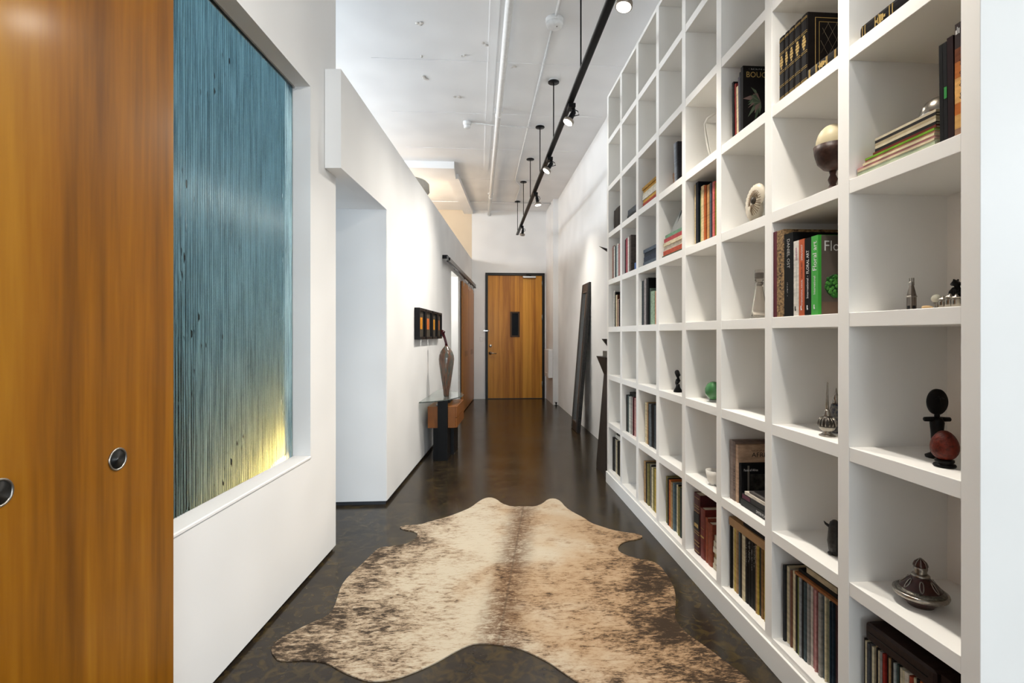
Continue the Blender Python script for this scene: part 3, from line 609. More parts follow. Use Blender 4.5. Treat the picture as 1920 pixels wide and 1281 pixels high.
row(1, 6, 1.225, [(1151.2, 1154.6, .185, '#2a2522'), (1154.6, 1158.2, .19, '#33302e'), (1158.2, 1161.9, .19, '#211f1e')], depth=.16)
row(2, 5, 1.215, [(1171.8, 1173.6, .285, D), (1173.6, 1177, .29, '#9c4a52'), (1177, 1179.6, .292, WH), (1179.6, 1183.2, .295, '#57504d', 'large taupe brown book with plain cover, fifth-row shelf, second column')])
row(3, 4, 1.212, [(1202.4, 1203.4, .325, WH), (1203.4, 1207.4, .325, '#2c3438'), (1207.4, 1211.6, .335, '#98918f', None), (1211.6, 1215.8, .335, '#141517', 'large black book behind the pale green book, fourth-row shelf, third column'), (1215.8, 1217, .26, '#5a6a60', None, .01), (1217, 1224, .235, '#93a890', 'pale green book with cream label, fourth-row shelf, third column', .012), (1224, 1228.6, .23, '#b98f72', None, .016)])
row(4, 6, 1.26, [(1265.2, 1267.6, .30, '#a6aab0', 'pale grey magazine, leaning, sixth-row shelf, fourth column', 0, .02), (1267.6, 1270, .30, '#7c828a', 'slate magazine beside the pale grey one, sixth-row shelf, fourth column', 0, .02), (1270, 1272.4, .295, '#2c2c30', 'black magazine, sixth-row shelf, fourth column', 0, .015)], depth=.2)
row(5, 5, 1.235, [(1302.5, 1304.6, .355, '#c2ad84', 'thin tan book against divider, fifth-row shelf, fifth column'), (1304.6, 1309.4, .362, '#171b25', None), (1309.4, 1312.6, .31, '#8fa766', None, .012, .0), (1312.6, 1317.4, .325, '#d3b98c', None, .006, .0), (1317.4, 1320.6, .32, '#b35a2c', None, .008, .0), (1320.6, 1323, .31, '#7a3a20', None, .012, .0), (1323, 1327, .312, '#b98a58', None, .008, .0), (1327, 1330, .315, '#55585a', None, .01, .0), (1330, 1333, .315, '#1c2034', None, .012, .0), (1333, 1337, .31, '#c4645c', None, .008, .0), (1337, 1340.5, .30, '#87862e', None, .012, .0), (1340.5, 1343.5, .30, '#b98a3a', None, .012, .0)], depth=.23)
# leather volumes, fifth column bottom
def gilt(t, y0, y1, z0, h, xs, bands, tilt=0.0, ornament=None, m='g'):
    for (f0, f1) in bands:
        box('gilt_band', (xs - .0009, xs + .004, y0 + .003, y1 - .003, z0 + h * f0, z0 + h * f1), INK[m], t)
    if ornament:
        zc = z0 + h * ornament
        for k, (dz, w) in enumerate(((-.022, .25), (-.011, .6), (0, .8), (.011, .6), (.022, .35))):
            box('gilt_ornament', (xs - .0009, xs + .003, (y0 + y1) / 2 - w * (y1 - y0) * .36, (y0 + y1) / 2 + w * (y1 - y0) * .36, zc + dz - .0042, zc + dz + .0042), INK[m], t)
OX = mat('oxblood_leather', hexc('#43161a'), .42, var=.25, scale=50, bump=.1); OX2 = mat('red_leather', hexc('#6a2620'), .42, var=.25, scale=50, bump=.1); RUST = mat('rust_cloth', hexc('#8a4630'), .6, var=.2, scale=60)
X5 = 1.228; z5 = ZS[0] + .0005
for (u0, u1, h, m_, lab, dx, kind) in ((1300.5, 1311.4, .335, OX, 'tall oxblood leather book with framed gilt spine, bottom-row shelf, fifth column', 0, 1), (1311.8, 1320.2, .275, OX2, 'dark red leather book beside the tall oxblood one, fifth column', .002, 2), (1320.5, 1324.8, .24, RUST, 'rust cloth book, left of its pair, bottom-row shelf, fifth column', .004, 0), (1325.0, 1333.0, .225, RUST, 'rust cloth book, thicker, right of its pair, bottom-row shelf, fifth column', .004, 0)):
    y1, y0 = yx(u0, X5), yx(u1, X5)
    t = book(lab, y0, y1, z5, h, X5 + dx, .22, m_, 'red books', round_=.006)
    if kind == 1:
        gilt(t, y0 + .004, y1 - .004, z5, h, X5 + dx, ((.04, .046), (.14, .146), (.20, .206), (.33, .336), (.37, .376), (.70, .706), (.76, .766), (.80, .806), (.93, .936)))
        box('title_panel', (X5 - .0012, X5 + .004, y0 + .006, y1 - .006, z5 + h * .40, z5 + h * .68), INK['k'], t)
        box('gilt_ornament', (X5 - .0018, X5 + .003, y0 + .014, y1 - .014, z5 + h * .44, z5 + h * .50), INK['g'], t)
    if kind == 2: gilt(t, y0 + .006, y1 - .006, z5, h, X5 + dx, ((.42, .45), (.60, .604)))
yq = yx(1333.4, X5)
for k in range(6):
    flat('cream paperback lying in low stack, %s from bottom, bottom-row shelf, fifth column' % ['first', 'second', 'third', 'fourth', 'fifth', 'sixth'][k], un(5) + UT + .002, yq - .004 - .002 * (k % 2), z5 + k * .0295, .029, 1.236 + .004 * (k % 3), .2, paper(['#b9b09c', '#c6bda8', '#ab9a72', '#cfc8b8', '#c2baa6', '#a9a08c'][k]), 'cream paperbacks')

# floral art books, seventh column fourth row
XA = 1.196; zA = ZS[3] + .0005
def sp_text(t, body, u0, u1, f0, f1, h, ink, up=True, xs=XA, z0=zA, name='spine_title', size=.62):
    y1, y0 = yx(u0, xs), yx(u1, xs); w = (y1 - y0)
    hh = w * size
    if up: return text(name, body, (xs, (y0 + y1) / 2 - hh / 2, z0 + h * f0), (0, 0, 1), (0, 1, 0), h * (f1 - f0), INK[ink], t, height=hh)
    return text(name, body, (xs, (y0 + y1) / 2 + hh / 2, z0 + h * f1), (0, 0, -1), (0, -1, 0), h * (f1 - f0), INK[ink], t, height=hh)
BARK = mat('mottled_bark_paper', hexc('#3a281c'), .6, col2=hexc('#b08f63'), scale=75, stretch=(1, 1, 1.6))
def fbook(lab, u0, u1, h, m_, dep=.25, xs=XA, z0=zA, grp='floral art books'):
    return book(lab, yx(u1, xs) + .0003, min(yx(u0, xs), un(6) - .001) - .0003, z0, h, xs, dep, m_, grp)
hs = lambda u, v: zx(u, v, XA) - zA
b1 = fbook('maroon cloth album with mottled bark paper spine edge, left of the floral art books', 1446.6, 1456.8, hs(1447, 437), mat('maroon_cloth', hexc('#5e2630'), .65, var=.12), .29)
b2 = fbook('book with mottled bark patterned spine, beside the maroon album', 1456.8, 1470.2, hs(1457, 434), BARK, .29)
marks('spine_marks', (XA, yx(1463, XA) + .004, zA + .25), (0, 0, -1), (0, -1, 0), .15, .010, INK['k'], b2, 11, seed=3)
b3 = fbook('large black book lettered DANIEL OST on its spine', 1470.4, 1487, hs(1471, 440), mat('black_jacket', (0.006, 0.0065, 0.007), .5, spec=.10), .30)
sp_text(b3, 'DANIEL OST', 1474.5, 1482.5, .58, .93, hs(1471, 440), 'G', False); marks('spine_marks', (XA, yx(1476, XA), zA + .13), (0, 0, -1), (0, -1, 0), .055, .005, INK['G'], b3, 9, seed=4)
b4 = fbook('white book lettered International Annual Floral Art on its spine', 1488, 1497.6, hs(1489, 453), paper('#d6d1c8'), .22)
sp_text(b4, 'International Annual Floral Art', 1490, 1496.6, .26, .72, hs(1489, 453), 'G', size=.5); sp_text(b4, '2008/2009', 1490, 1496.6, .74, .91, hs(1489, 453), 'm', size=.5)
b5 = fbook('orange book lettered Floral Art 2006/2007 on its spine', 1498, 1508.4, hs(1499, 450), mat('orange_jacket', hexc('#b8552a'), .4), .22)
sp_text(b5, 'INTERNATIONAL ANNUAL', 1501, 1506, .13, .47, hs(1499, 450), 'w', size=.55); sp_text(b5, 'FLORAL ART', 1501, 1506, .49, .70, hs(1499, 450), 'k', size=.6); sp_text(b5, '2006/2007', 1501, 1506, .72, .93, hs(1499, 450), 'w', size=.6)
b6 = fbook('black book lettered International FLORAL ART in white on its spine', 1508.8, 1520.6, hs(1509, 448), mat('charcoal_jacket', hexc('#151617'), .5, spec=.10), .225)
sp_text(b6, 'International -', 1511, 1517, .22, .51, hs(1509, 448), 'w'); sp_text(b6, 'FLORAL ART', 1510.4, 1518.4, .54, .84, hs(1509, 448), 'w')
b7 = fbook('bright green spined book with floral art cover showing a green plant', 1521, 1534, hs(1521, 444), mat('green_jacket', hexc('#3fa23c'), .35), .24)
sp_text(b7, 'International', 1524, 1530, .26, .49, hs(1521, 444), 'w'); sp_text(b7, 'Floral art', 1523, 1532, .56, .93, hs(1521, 444), 'w', size=.8)
for t, u0, u1 in ((b4, 1489, 1494), (b5, 1500, 1505), (b6, 1511, 1517), (b7, 1524, 1530)):
    yc = yx((u0 + u1) / 2, XA)
    lathe('publisher_mark', [(.0001, -.0012), (.0035, -.0008), (.0035, 0)], (XA, yc, zA + .022), INK['k' if t is b4 else 'w'], t, axis='x', n=8)
    box('publisher_stem', (XA - .001, XA, yc - .001, yc + .0035, zA + .024, zA + .036), INK['k' if t is b4 else 'w'], t)
# front cover of the green spined book faces the camera
yc7 = yx(1534, XA) + .0003; hc7 = hs(1521, 444)
COVER = mat('taupe_photo_cover', hexc('#4c443e'), .3, col2=hexc('#766b62'), scale=5)
cv = box('front_cover', (XA + .012, XA + .238, yc7 - .0016, yc7 + .0002, zA + .001, zA + hc7 - .001), COVER, b7)
text('cover_title', 'Floral', (XA + .022, yc7 - .0017, zA + hc7 * .80), (1, 0, 0), (0, 0, 1), .105, INK['w'], cv, height=.036)
GRN = [mat('succulent_green_%d' % i, hexc(h), .5) for i, h in enumerate(('#2f6b2a', '#4c8f3c', '#1d4420'))]
lathe('printed_plant', [(.042, 0), (.040, -.0004)], (XA + .066, yc7 - .0017, zA + hc7 * .36), GRN[2], cv, axis='y', n=20)
for k in range(60):
    a_, r_ = random.uniform(0, 6.28), .040 * math.sqrt(random.random())
    px, pz = XA + .066 + r_ * math.cos(a_), zA + hc7 * .36 + r_ * math.sin(a_)
    lathe('printed_leaf', [(.0062, 0), (.0045, -.0006), (.001, -.0010)], (px, yc7 - .0022, pz), GRN[k % 2], cv, axis='y', n=7)
box('printed_table', (XA + .012, XA + .238, yc7 - .0020, yc7 - .0015, zA + .002, zA + .045), mat('printed_brown', hexc('#6a5648'), .35), cv)

# sixth column second row: AFRICA and friends
XS = 1.226; z6 = ZS[1] + .0005
def c6(u, v): return zx(u, v, XS) - z6
row(6, 2, XS, [(1368.5, 1373.5, .285, '#8d7f78', 'pale taupe slim book at left of the Africa books'), (1373.5, 1378.5, .283, '#7c6a60', 'taupe book with dark vertical lettering beside the Africa books')], depth=.25)
af = book('large tan book with AFRICA lettered on its cover, second-row shelf, sixth column', yx(1383, XS), yx(1378.7, XS), z6, .272, XS + .002, .25, paper('#b89a80'), 'africa books')
yA2 = yx(1383, XS)
text('cover_title', 'AFRICA', (XS + .068, yA2 - .0004, z6 + .215), (1, 0, 0), (0, 0, 1), .115, INK['k'], af, height=.021)
marks('cover_line', (XS + .068, yA2 - .0004, z6 + .243), (1, 0, 0), (0, 0, 1), .10, .006, mat('brown_ink', hexc('#6a5040'), .6), af, 20, seed=5)
marks('spine_marks', (XS, yx(1377.6, XS), z6 + .05), (0, 0, 1), (0, 1, 0), .13, .009, INK['k'], [o for o in C.objects if o.get('label', '').startswith('taupe book with dark')][0], 12, seed=6)
fa = book('black book with Faces of Africa on its cover, in front of the tan book', yx(1387.6, XS), yx(1383.4, XS), z6, .19, XS + .006, .23, mat('black_gloss_jacket', (0.011, 0.011, 0.012), .5, spec=.10), 'africa books')
yF2 = yx(1387.6, XS)
text('cover_title', 'Faces of Africa', (XS + .018, yF2 - .0012, z6 + .155), (1, 0, 0), (0, 0, 1), .068, INK['w'], fa, height=.011)
GF = mat('photo_grey', hexc('#4a4742'), .4, col2=hexc('#12110f'), scale=30)
box('printed_photo', (XS + .05, XS + .225, yF2 - .0008, yF2 + .0002, z6 + .03, z6 + .14), GF, fa)
box('printed_stripe', (XS + .036, XS + .045, yF2 - .0008, yF2 + .0002, z6 + .03, z6 + .18), mat('photo_light', hexc('#6d6860'), .4), fa)
y0f = un(6) + UT + .003; y1f = yF2 - .006
pl = flat('black book lettered DMITRI PLAVINSKY lying at bottom of a stack', y0f, y1f, z6, .031, XS, .22, mat('black_matt_jacket', hexc('#1e1f1f'), .5), 'lying books, second row')
text('spine_title', 'DMITRI PLAVINSKY', (XS, y0f + .125, z6 + .010), (0, -1, 0), (0, 0, 1), .118, INK['w'], pl, height=.012)
f2 = flat('dark book with maroon spine panel lying on the lettered black book', y0f, y1f - .006, z6 + .032, .026, XS + .004, .22, mat('slate_jacket', hexc('#25282b'), .4), 'lying books, second row')
box('spine_panel', (XS + .003, XS + .006, y1f - .075, y1f - .008, z6 + .036, z6 + .054), mat('maroon_print', hexc('#5b2c40'), .5), f2)
flat('white slim book lying third in the stack below the pouch', y0f, y1f - .028, z6 + .059, .014, XS + .004, .2, paper('#cfc7ba'), 'lying books, second row')
flat('grey slim book lying on the white slim book below the pouch', y0f, y1f - .062, z6 + .074, .010, XS + .008, .2, paper('#5a5654'), 'lying books, second row')
pch = blob('leather_pouch', (XS + .10, y0f + .055, z6 + .110), .085, .052, .026, mat('taupe_leather', hexc('#7d6458'), .5, scale=40, bump=.1), warp=lambda x, y, z: (x, y, z if z > -.5 else -.5 - (z + .5) * .1))
pch.location.z += .0; tag(pch, 'soft taupe leather pouch resting on the lying books, second-row shelf', 'pouch')

# sixth column sixth row: BOUQUET book and others
z7 = ZS[5] + .0005; XQ = 1.222
row(6, 6, XQ, [(1369, 1371.6, .235, '#d5cfc2', 'thin white book leaning on divider, sixth-row shelf, sixth column', .01), (1373.4, 1376.6, .285, '#171416', 'slim black book, sixth-row shelf, sixth column', 0, .006), (1376.6, 1379.2, .27, '#8c3a36', 'slim red book, sixth-row shelf, sixth column', .004, .006), (1379.2, 1383.4, .25, '#d4c2a0', 'cream book beside the slim red book, sixth column', .006, .006), (1383.4, 1386.6, .285, '#4d4550', 'charcoal patterned book beside the cream book, sixth column', .004, .006), (1386.6, 1388.6, .30, '#2b2f34', 'thin slate book touching the bouquet book, sixth column', .002, .006)])
bq = book('large black book with gold BOUC lettering and flowers on its cover', yx(1393.2, XQ), yx(1388.8, XQ), z7, .315, XQ, .26, mat('black_cover', (0.009, 0.008, 0.008), .5, spec=.10), 'standing books in the bookcase')
yQ = yx(1393.2, XQ)
text('cover_title', 'BOUC', (XQ + .016, yQ - .0004, z7 + .262), (1, 0, 0), (0, 0, 1), .094, INK['g'], bq, height=.026)
marks('cover_line', (XQ + .028, yQ - .0004, z7 + .297), (1, 0, 0), (0, 0, 1), .075, .006, INK['G'], bq, 14, seed=7)
for k in range(13):
    a_ = 2.2 + 2.4 * k / 12; L = random.uniform(.05, .10); cx_, cz_ = XQ + .085, z7 + .15
    p0 = (cx_, yQ - .0008, cz_); p1 = (cx_ + math.cos(a_) * L * .6, yQ - .0012, cz_ + math.sin(a_) * L * .6 + .01); p2 = (cx_ + math.cos(a_) * L, yQ - .0008, cz_ + math.sin(a_) * L)
    n_ = Vector((-math.sin(a_), 0, math.cos(a_))) * random.uniform(.004, .011)
    mesh('printed_petal', [p0, tuple(Vector(p1) + n_), p2, tuple(Vector(p1) - n_)], [(0, 1, 2, 3)], mat('print_leaf_%d' % (k % 3), hexc(('#54614e', '#6e5a55', '#3d4c3c')[k % 3]), .5), bq)
mq = book('small maroon brown book standing in front of the black bouquet book', un(6) + UT + .01, un(6) + UT + .062, z7, .20, XQ + .02, .16, mat('maroon_brown_jacket', hexc('#3a2024'), .35), 'standing books in the bookcase')

# seventh column sixth row: gilt black volumes
XL = 1.200
BKL = mat('black_gilt_leather', hexc('#0f0b0a'), .45, spec=.15, var=.3, scale=60, bump=.08)
zL = ZS[5] + .0005
ed = [1460.2, 1470.6, 1479.0, 1489.2, 1501.2, 1513.8]
for k in range(5):
    y1, y0 = yx(ed[k], XL) - .0005, yx(ed[k + 1], XL) + .0005
    t = book('black leather volume with gilt bands, %s of five standing' % ['leftmost', 'second from left', 'middle', 'second from right', 'rightmost'][k], y0, y1, zL, .252, XL, .20, BKL, 'gilt black leather volumes', round_=.005)
    gilt(t, y0, y1, zL, .252, XL, ((.03, .035), (.05, .055), (.21, .215), (.235, .24), (.43, .435), (.455, .46), (.72, .725), (.745, .75), (.93, .935), (.95, .955)), ornament=.34 + .25)
    if k == 4:
        yc = y0 - .0006
        for (a0, a1, b0, b1) in ((.03, .19, .232, .2335), (.03, .19, .018, .0195), (.03, .0315, .018, .2335), (.19, .1915, .018, .2335), (.045, .175, .217, .218), (.045, .175, .033, .034), (.045, .046, .033, .218), (.175, .176, .033, .218)):
            box('gilt_line', (XL + a0, XL + a1, yc, yc + .001, zL + b0, zL + b1), INK['g'], t)
        for q in range(-3, 6):
            for sgn in (1, -1):
                pts = []
                for w in range(9):
                    zz = .034 + (.184) * w / 8; xx = .046 + q * .032 + sgn * (zz - .034) * .55 + (.1 if sgn < 0 else 0)
                    if .046 <= xx <= .175: pts.append((XL + xx, yc, zL + zz))
                if len(pts) > 1: tube('gilt_lattice', [pts[0], pts[-1]], .0005, mat('dull_gilt', hexc('#4a4030'), .5), t, n=4)
yl1, yl0 = yx(1513.6, XL), un(7) + UT + .003
t = flat('black leather gilt volume lying in front of the standing set', yl0, yl1, zL, .038, XL + .0, .17, BKL, 'gilt black leather volumes', round_=.006)
for q in (.06, .09, .28, .31, .40, .60, .63, .85, .88):
    yq_ = yl1 + (yl0 - yl1) * q
    box('gilt_band', (XL - .0009, XL + .004, yq_ - .0012, yq_ + .0012, zL + .005, zL + .033), INK['g'], t)
yq_ = yl1 + (yl0 - yl1) * .47
for k, w in enumerate((.3, .7, 1, .7, .3)): box('gilt_ornament', (XL - .0009, XL + .003, yq_ - .02 + k * .008, yq_ - .014 + k * .008, zL + .019 - w * .010, zL + .019 + w * .010), INK['g'], t)
# eighth column sixth row: one lying
y1, y0 = yx(1613.5, 1.205), yx(1613.5, 1.205) - .27
t = flat('black leather gilt volume lying alone on the sixth-row shelf, nearest column', y0, y1, zL, .045, 1.205, .2, BKL, 'gilt black leather volumes', round_=.008)
for q in (.03, .07, .22, .27, .42, .46, .7, .74): box('gilt_band', (1.2041, 1.209, y1 - .27 * q - .0012, y1 - .27 * q + .0012, zL + .006, zL + .039), INK['g'], t)
for k, w in enumerate((.3, .8, 1, .7, .3)): box('gilt_ornament', (1.2041, 1.208, y1 - .098 + k * .008, y1 - .092 + k * .008, zL + .022 - w * .012, zL + .022 + w * .012), INK['g'], t)

# eighth column fifth row: magazines, dome, standing books
z85 = ZS[4] + .0005; XM = 1.212
ym1, ym0 = yx(1606, XM), yx(1752, XM)
mags = [('#b5532f', .0075), ('#a8b59a', .012), ('#c7b79a', .006), ('#c48f8f', .006), ('#d2c3a0', .007), ('#c4907a', .006), ('#6f9a2a', .006)]
zz = z85
for k, (hx_, th) in enumerate(mags):
    flat('%s magazine in lower lying stack, %s from bottom, nearest column' % (cname(hx_), ['first', 'second', 'third', 'fourth', 'fifth', 'sixth', 'seventh'][k]), ym0 + .001, ym1 - .002 * (k % 3) - (.006 * k if k > 3 else 0), zz, th, XM + .002 * (k % 2), .21, paper(hx_), 'lying magazines'); zz += th + .0004
ups = [('#6a2a22', .009), ('#22211f', .008), ('#c9bda2', .008), ('#a99a7c', .008), ('#2c2a28', .008), ('#c4b8a0', .007)]
yu1 = yx(1637, XM)
for k, (hx_, th) in enumerate(ups):
    flat('%s slim book in upper lying stack, %s from bottom, nearest column' % (cname(hx_), ['first', 'second', 'third', 'fourth', 'fifth', 'sixth'][k]), ym0 + .002, yu1 + (.008 if k == 0 else 0), zz, th, XM + .006, .17, paper(hx_), 'lying magazines'); zz += th + .0004
t = thing('silver_dome', 'tarnished silver dome resting on the lying books in the nearest column', 'dome', (XM + .075, ym0 + .038, zz))
lathe('dome', [(.045, 0), (.046, .006), (.042, .024), (.032, .040), (.018, .050), (.004, .054)], (XM + .06, ym0 + .048, zz), mat('tarnished_silver', hexc('#8d867b'), .25, 1.0), t, n=28)
lathe('rim', [(.047, 0), (.048, .003), (.046, .006)], (XM + .06, ym0 + .048, zz), STEEL, t, n=28)
def st8(lab, u0, u1, h, m_, dx=0., tilt=.004, dep=.22):
    return book(lab, yx(u1, XM) + .0004, yx(u0, XM) - .0004, z85, h, XM + dx, dep, m_, 'standing books, nearest column', tilt=tilt)
st8('thin speckled cream book leaning against the magazines', 1756.5, 1762.2, .17, paper('#b5ab8c'), .01, .004)
st8('slim black book standing right of the magazines, nearest column', 1762.4, 1769.6, .262, mat('black_cloth', (0.012, 0.012, 0.012), .5, spec=.10), 0)
g8 = st8('black book with small green spine label, nearest column', 1769.8, 1777.4, .262, mat('charcoal_cloth', hexc('#1f1f20'), .5, spec=.10), 0)
box('spine_label', (XM - .0008, XM + .002, yx(1775.5, XM), yx(1770.5, XM), z85 + .115, z85 + .145), mat('green_label', hexc('#2f8a3e'), .5), g8)
st8('dark maroon brown book, second from right, nearest column', 1777.6, 1789.6, .268, mat('maroon_black', hexc('#271a1b'), .5, spec=.10), 0)
fb = st8('thick book with glowing orange photograph spine, rightmost in nearest column', 1790, 1805.5, .29, mat('dark_print', hexc('#2a1c18'), .4), 0, 0.0)
ya, yb = yx(1790, XM) - .001, un(8) + UT + .002
for k, (f0, f1, hx_) in enumerate(((.0, .08, '#8a6a55'), (.08, .20, '#c79a5a'), (.20, .30, '#b3652a'), (.30, .52, '#d3a060'), (.52, .66, '#a8632f'), (.66, .78, '#6a3c24'))):
    box('spine_print', (XM - .0007, XM + .002, yb, ya, z85 + .29 * f0, z85 + .29 * f1), paper(hx_), fb)
marks('spine_mark', (XM - .0008, ya - .003, z85 + .262), (0, -1, 0), (0, 0, 1), .012, .018, INK['w'], fb, 3, seed=8)
tube('spine_script', [(XM - .0012, (ya + yb) / 2 + .0022 * math.sin(i * 1.9) + .0022 * math.sin(i * .7), z85 + .095 + i * .0032) for i in range(38)], .0006, INK['k'], fb, n=5)

# lying stacks in the farther columns
def stack(c, r, u0, u1, X, items, what, grp, taper=0.0):
    z = ZS[r - 1] + .0005; y1 = yx(u0, X); y0 = un(c) + UT + .003 if not u1 else yx(u1, X)
    for k, (hx_, th) in enumerate(items):
        flat('%s %s, %s from bottom of lying stack, %s' % (cname(hx_), what, ['first', 'second', 'third', 'fourth', 'fifth', 'sixth', 'seventh'][k], cell(c, r)), y0 + .002 * (k % 2), y1 - taper * k - .004 * (k % 2), z, th, X + .004 * (k % 3), .18, paper(hx_), grp); z += th + .0004
    return y0, y1, z
stack(2, 6, 1176.2, 0, 1.225, [('#3a3c3c', .045), ('#52565a', .042)], 'book', 'lying books in far columns')
stack(3, 6, 1204.2, 0, 1.215, [('#8e3230', .022), ('#a84438', .018), ('#c99c4a', .022), ('#ddd6c6', .03), ('#d2c9b2', .02), ('#b98a3c', .022), ('#a8803e', .02)], 'book', 'lying books in far columns')
stack(3, 5, 1206, 0, 1.215, [('#57616b', .03), ('#343d4c', .036), ('#2c3440', .03), ('#505a66', .024)], 'book', 'lying books in far columns')
s4 = stack(4, 5, 1241.5, 0, 1.205, [('#3d4a38', .012), ('#b3523c', .03), ('#d9cdb8', .028), ('#d3c6a6', .022), ('#ad4a4e', .026), ('#6d9478', .022)], 'book', 'lying books in far columns', .006)
y0s = un(2) + UT
yb2 = y0s + .004
flat('blue folded cloth lying in front of the taupe book, fifth-row shelf, second column', yb2, yb2 + .10, ZS[4] + .001, .055, 1.21, .15, mat('blue_cloth', hexc('#4e6a9c'), .7), 'blue cloths')
flat('pale blue folded cloth on the blue one, fifth-row shelf, second column', yb2, yb2 + .07, ZS[4] + .057, .03, 1.22, .13, mat('pale_blue_cloth', hexc('#8fa3c0'), .7), 'blue cloths')
t = thing('sail_sculpture', 'grey sculpture of three curved sails on the lying books, fourth column', 'sculpture', (1.26, s4[0] + .1, s4[2]))
for k in range(3):
    yk = s4[0] + .265 - .072 * k; zb = s4[2]; hgt = (.135, .15, .165)[k]
    v, f = [], []
    for j in range(7):
        q = j / 6; w = .045 * (1 - q) ** .8 + .002; y_ = yk - .05 * q - .02 * q * q
        v += [(1.235 + .03 * q, y_ + w, zb + hgt * q), (1.235 + .03 * q, y_ - w, zb + hgt * q), (1.245 + .03 * q, y_ - w, zb + hgt * q), (1.245 + .03 * q, y_ + w, zb + hgt * q)]
    for j in range(6):
        for i in range(4): f.append((4 * j + i, 4 * j + (i + 1) % 4, 4 * j + 4 + (i + 1) % 4, 4 * j + 4 + i))
    f += [(3, 2, 1, 0), (24, 25, 26, 27)]
    mesh('sail', v, f, mat('grey_metal_sail', hexc('#8f918e'), .4, .3), t)
box('base', (1.225, 1.265, s4[0] + .02, s4[0] + .30, s4[2] + .0002, s4[2] + .006), mat('grey_metal_sail', hexc('#8f918e'), .4, .3), t)
t = thing('beige_box', 'small beige card box behind the grey magazines, fourth column', 'box', (1.33, un(3) - .2, ZS[5]))
ybx = un(3) - .004; box('box_body', (1.285, 1.36, ybx - .06, ybx, ZS[5] + .0005, ZS[5] + .12), mat('beige_card', hexc('#b8957a'), .6), t); box('box_lid', (1.283, 1.362, ybx - .062, ybx + .002, ZS[5] + .10, ZS[5] + .135), mat('beige_card', hexc('#b8957a'), .6), t)

# ------------------------------------------------------------------ ornaments on the shelves
SILV = mat('old_silver', hexc('#9a938a'), .28, 1.0, var=.25, scale=80)
EBON = mat('ebony', (0.005, 0.0045, 0.0045), .42, var=.3, spec=.15)
CLEAR = mat('clear_acrylic', (0.93, 0.94, 0.92), .06, trans=.95, ior=1.4, var=0)
def on(c, r): return ZS[r - 1] + .0005
# tagine (nearest column, second row)
X_, z_ = 1.30, on(8, 2); y_ = yx(1726, X_)
t = thing('tagine_dish', 'small brown lidded tagine dish with silver filigree trim', 'dish', (X_, y_, z_))
BRN = mat('brown_glaze', hexc('#3a1c16'), .22, var=.3, coat=.3)
lathe('bowl', [(.040, 0), (.044, .008), (.062, .024), (.078, .036)], (X_, y_, z_), BRN, t, n=36)
lathe('rim', [(.070, .030), (.082, .036), (.086, .046), (.084, .052), (.074, .052)], (X_, y_, z_), SILV, t, n=36)
ld = lathe('lid', [(.074, .050), (.066, .062), (.044, .085), (.026, .106), (.022, .112)], (X_, y_, z_), BRN, t, n=36)
lathe('lid_band', [(.078, .050), (.076, .056), (.068, .064), (.064, .063)], (X_, y_, z_), mat('dark_silver_filigree', hexc('#6b675f'), .35, .9, scale=150, var=.4, bump=.6), ld, n=36)
lathe('collar', [(.028, .104), (.029, .110), (.024, .114)], (X_, y_, z_), SILV, ld, n=24)
lathe('neck', [(.021, .112), (.019, .122), (.022, .134), (.021, .140)], (X_, y_, z_), SILV, ld, n=24)
lathe('finial', [(.021, .140), (.022, .146), (.017, .158), (.008, .166), (.002, .170)], (X_, y_, z_), BRN, ld, n=20)
for k in range(8):
    a_ = 2 * math.pi * k / 8 + .1
    tube('finial_rib', [(X_ + math.cos(a_) * r, y_ + math.sin(a_) * r, z_ + h) for r, h in ((.0225, .141), (.0225, .147), (.0178, .158), (.009, .166), (.002, .171))], .0012, SILV, ld, n=5)
for k in range(7):
    a_ = 2 * math.pi * k / 7 + .45
    pts = []
    for j in range(13):
        w = 2 * math.pi * j / 12; hh = .082 + .016 * math.cos(w); rr = .0745 - (hh - .050) * 0.86 + .0015
        if hh > .085: rr = .046 - (hh - .085) * .86 + .0015
        da = .13 * math.sin(w) * .066 / max(rr, .03) * .7
        pts.append((X_ + math.cos(a_ + da) * rr, y_ + math.sin(a_ + da) * rr, z_ + hh))
    tube('silver_loop', pts, .0017, SILV, ld, n=5)
bpy.data.objects['tagine_dish'].scale = (.8, .8, .8)
t = thing('small_bottle', 'dark little ornament half hidden behind the divider right of the tagine', 'ornament', (1.335, un(8) + .075, z_))
lathe('ornament_body', [(.012, 0), (.016, .008), (.010, .02), (.013, .03), (.006, .045), (.004, .07), (.001, .075)], (1.30, un(8) + UT + .012, z_), mat('dark_bronze', hexc('#4a443e'), .35, .8), t, n=14)
# akuaba doll and egg (nearest column, third row)
X_, z_ = 1.345, on(8, 3); y_ = yx(1757, X_)
t = thing('doll_figure', 'black carved doll figure with round flat head and short crossed arms', 'figurine', (X_, y_, z_))
lathe('foot', [(.026, 0), (.027, .006), (.018, .012)], (X_, y_, z_), EBON, t, n=18, scale=(1, 1.15))
tube('body', [(X_, y_, z_ + .008), (X_, y_, z_ + .03), (X_, y_, z_ + .070), (X_, y_, z_ + .104), (X_, y_, z_ + .118)], [.017, .014, .015, .018, .012], EBON, t, n=14)
dv = Vector((1, -.15, 0)).normalized()
tube('arms', [Vector((X_, y_, z_ + .113)) + dv * a_ for a_ in (-.037, -.035, 0, .035, .037)], [.004, .0065, .008, .0065, .004], EBON, t, n=12)
tube('neck', [(X_, y_, z_ + .112), (X_, y_, z_ + .136)], .007, EBON, t)
hd = lathe('head', [(.002, -.009), (.029, -.009), (.033, -.004), (.033, .004), (.029, .008), (.002, .009)], (X_, y_, z_ + .164), EBON, t, axis='y', n=28, scale=(.92, 1.15))
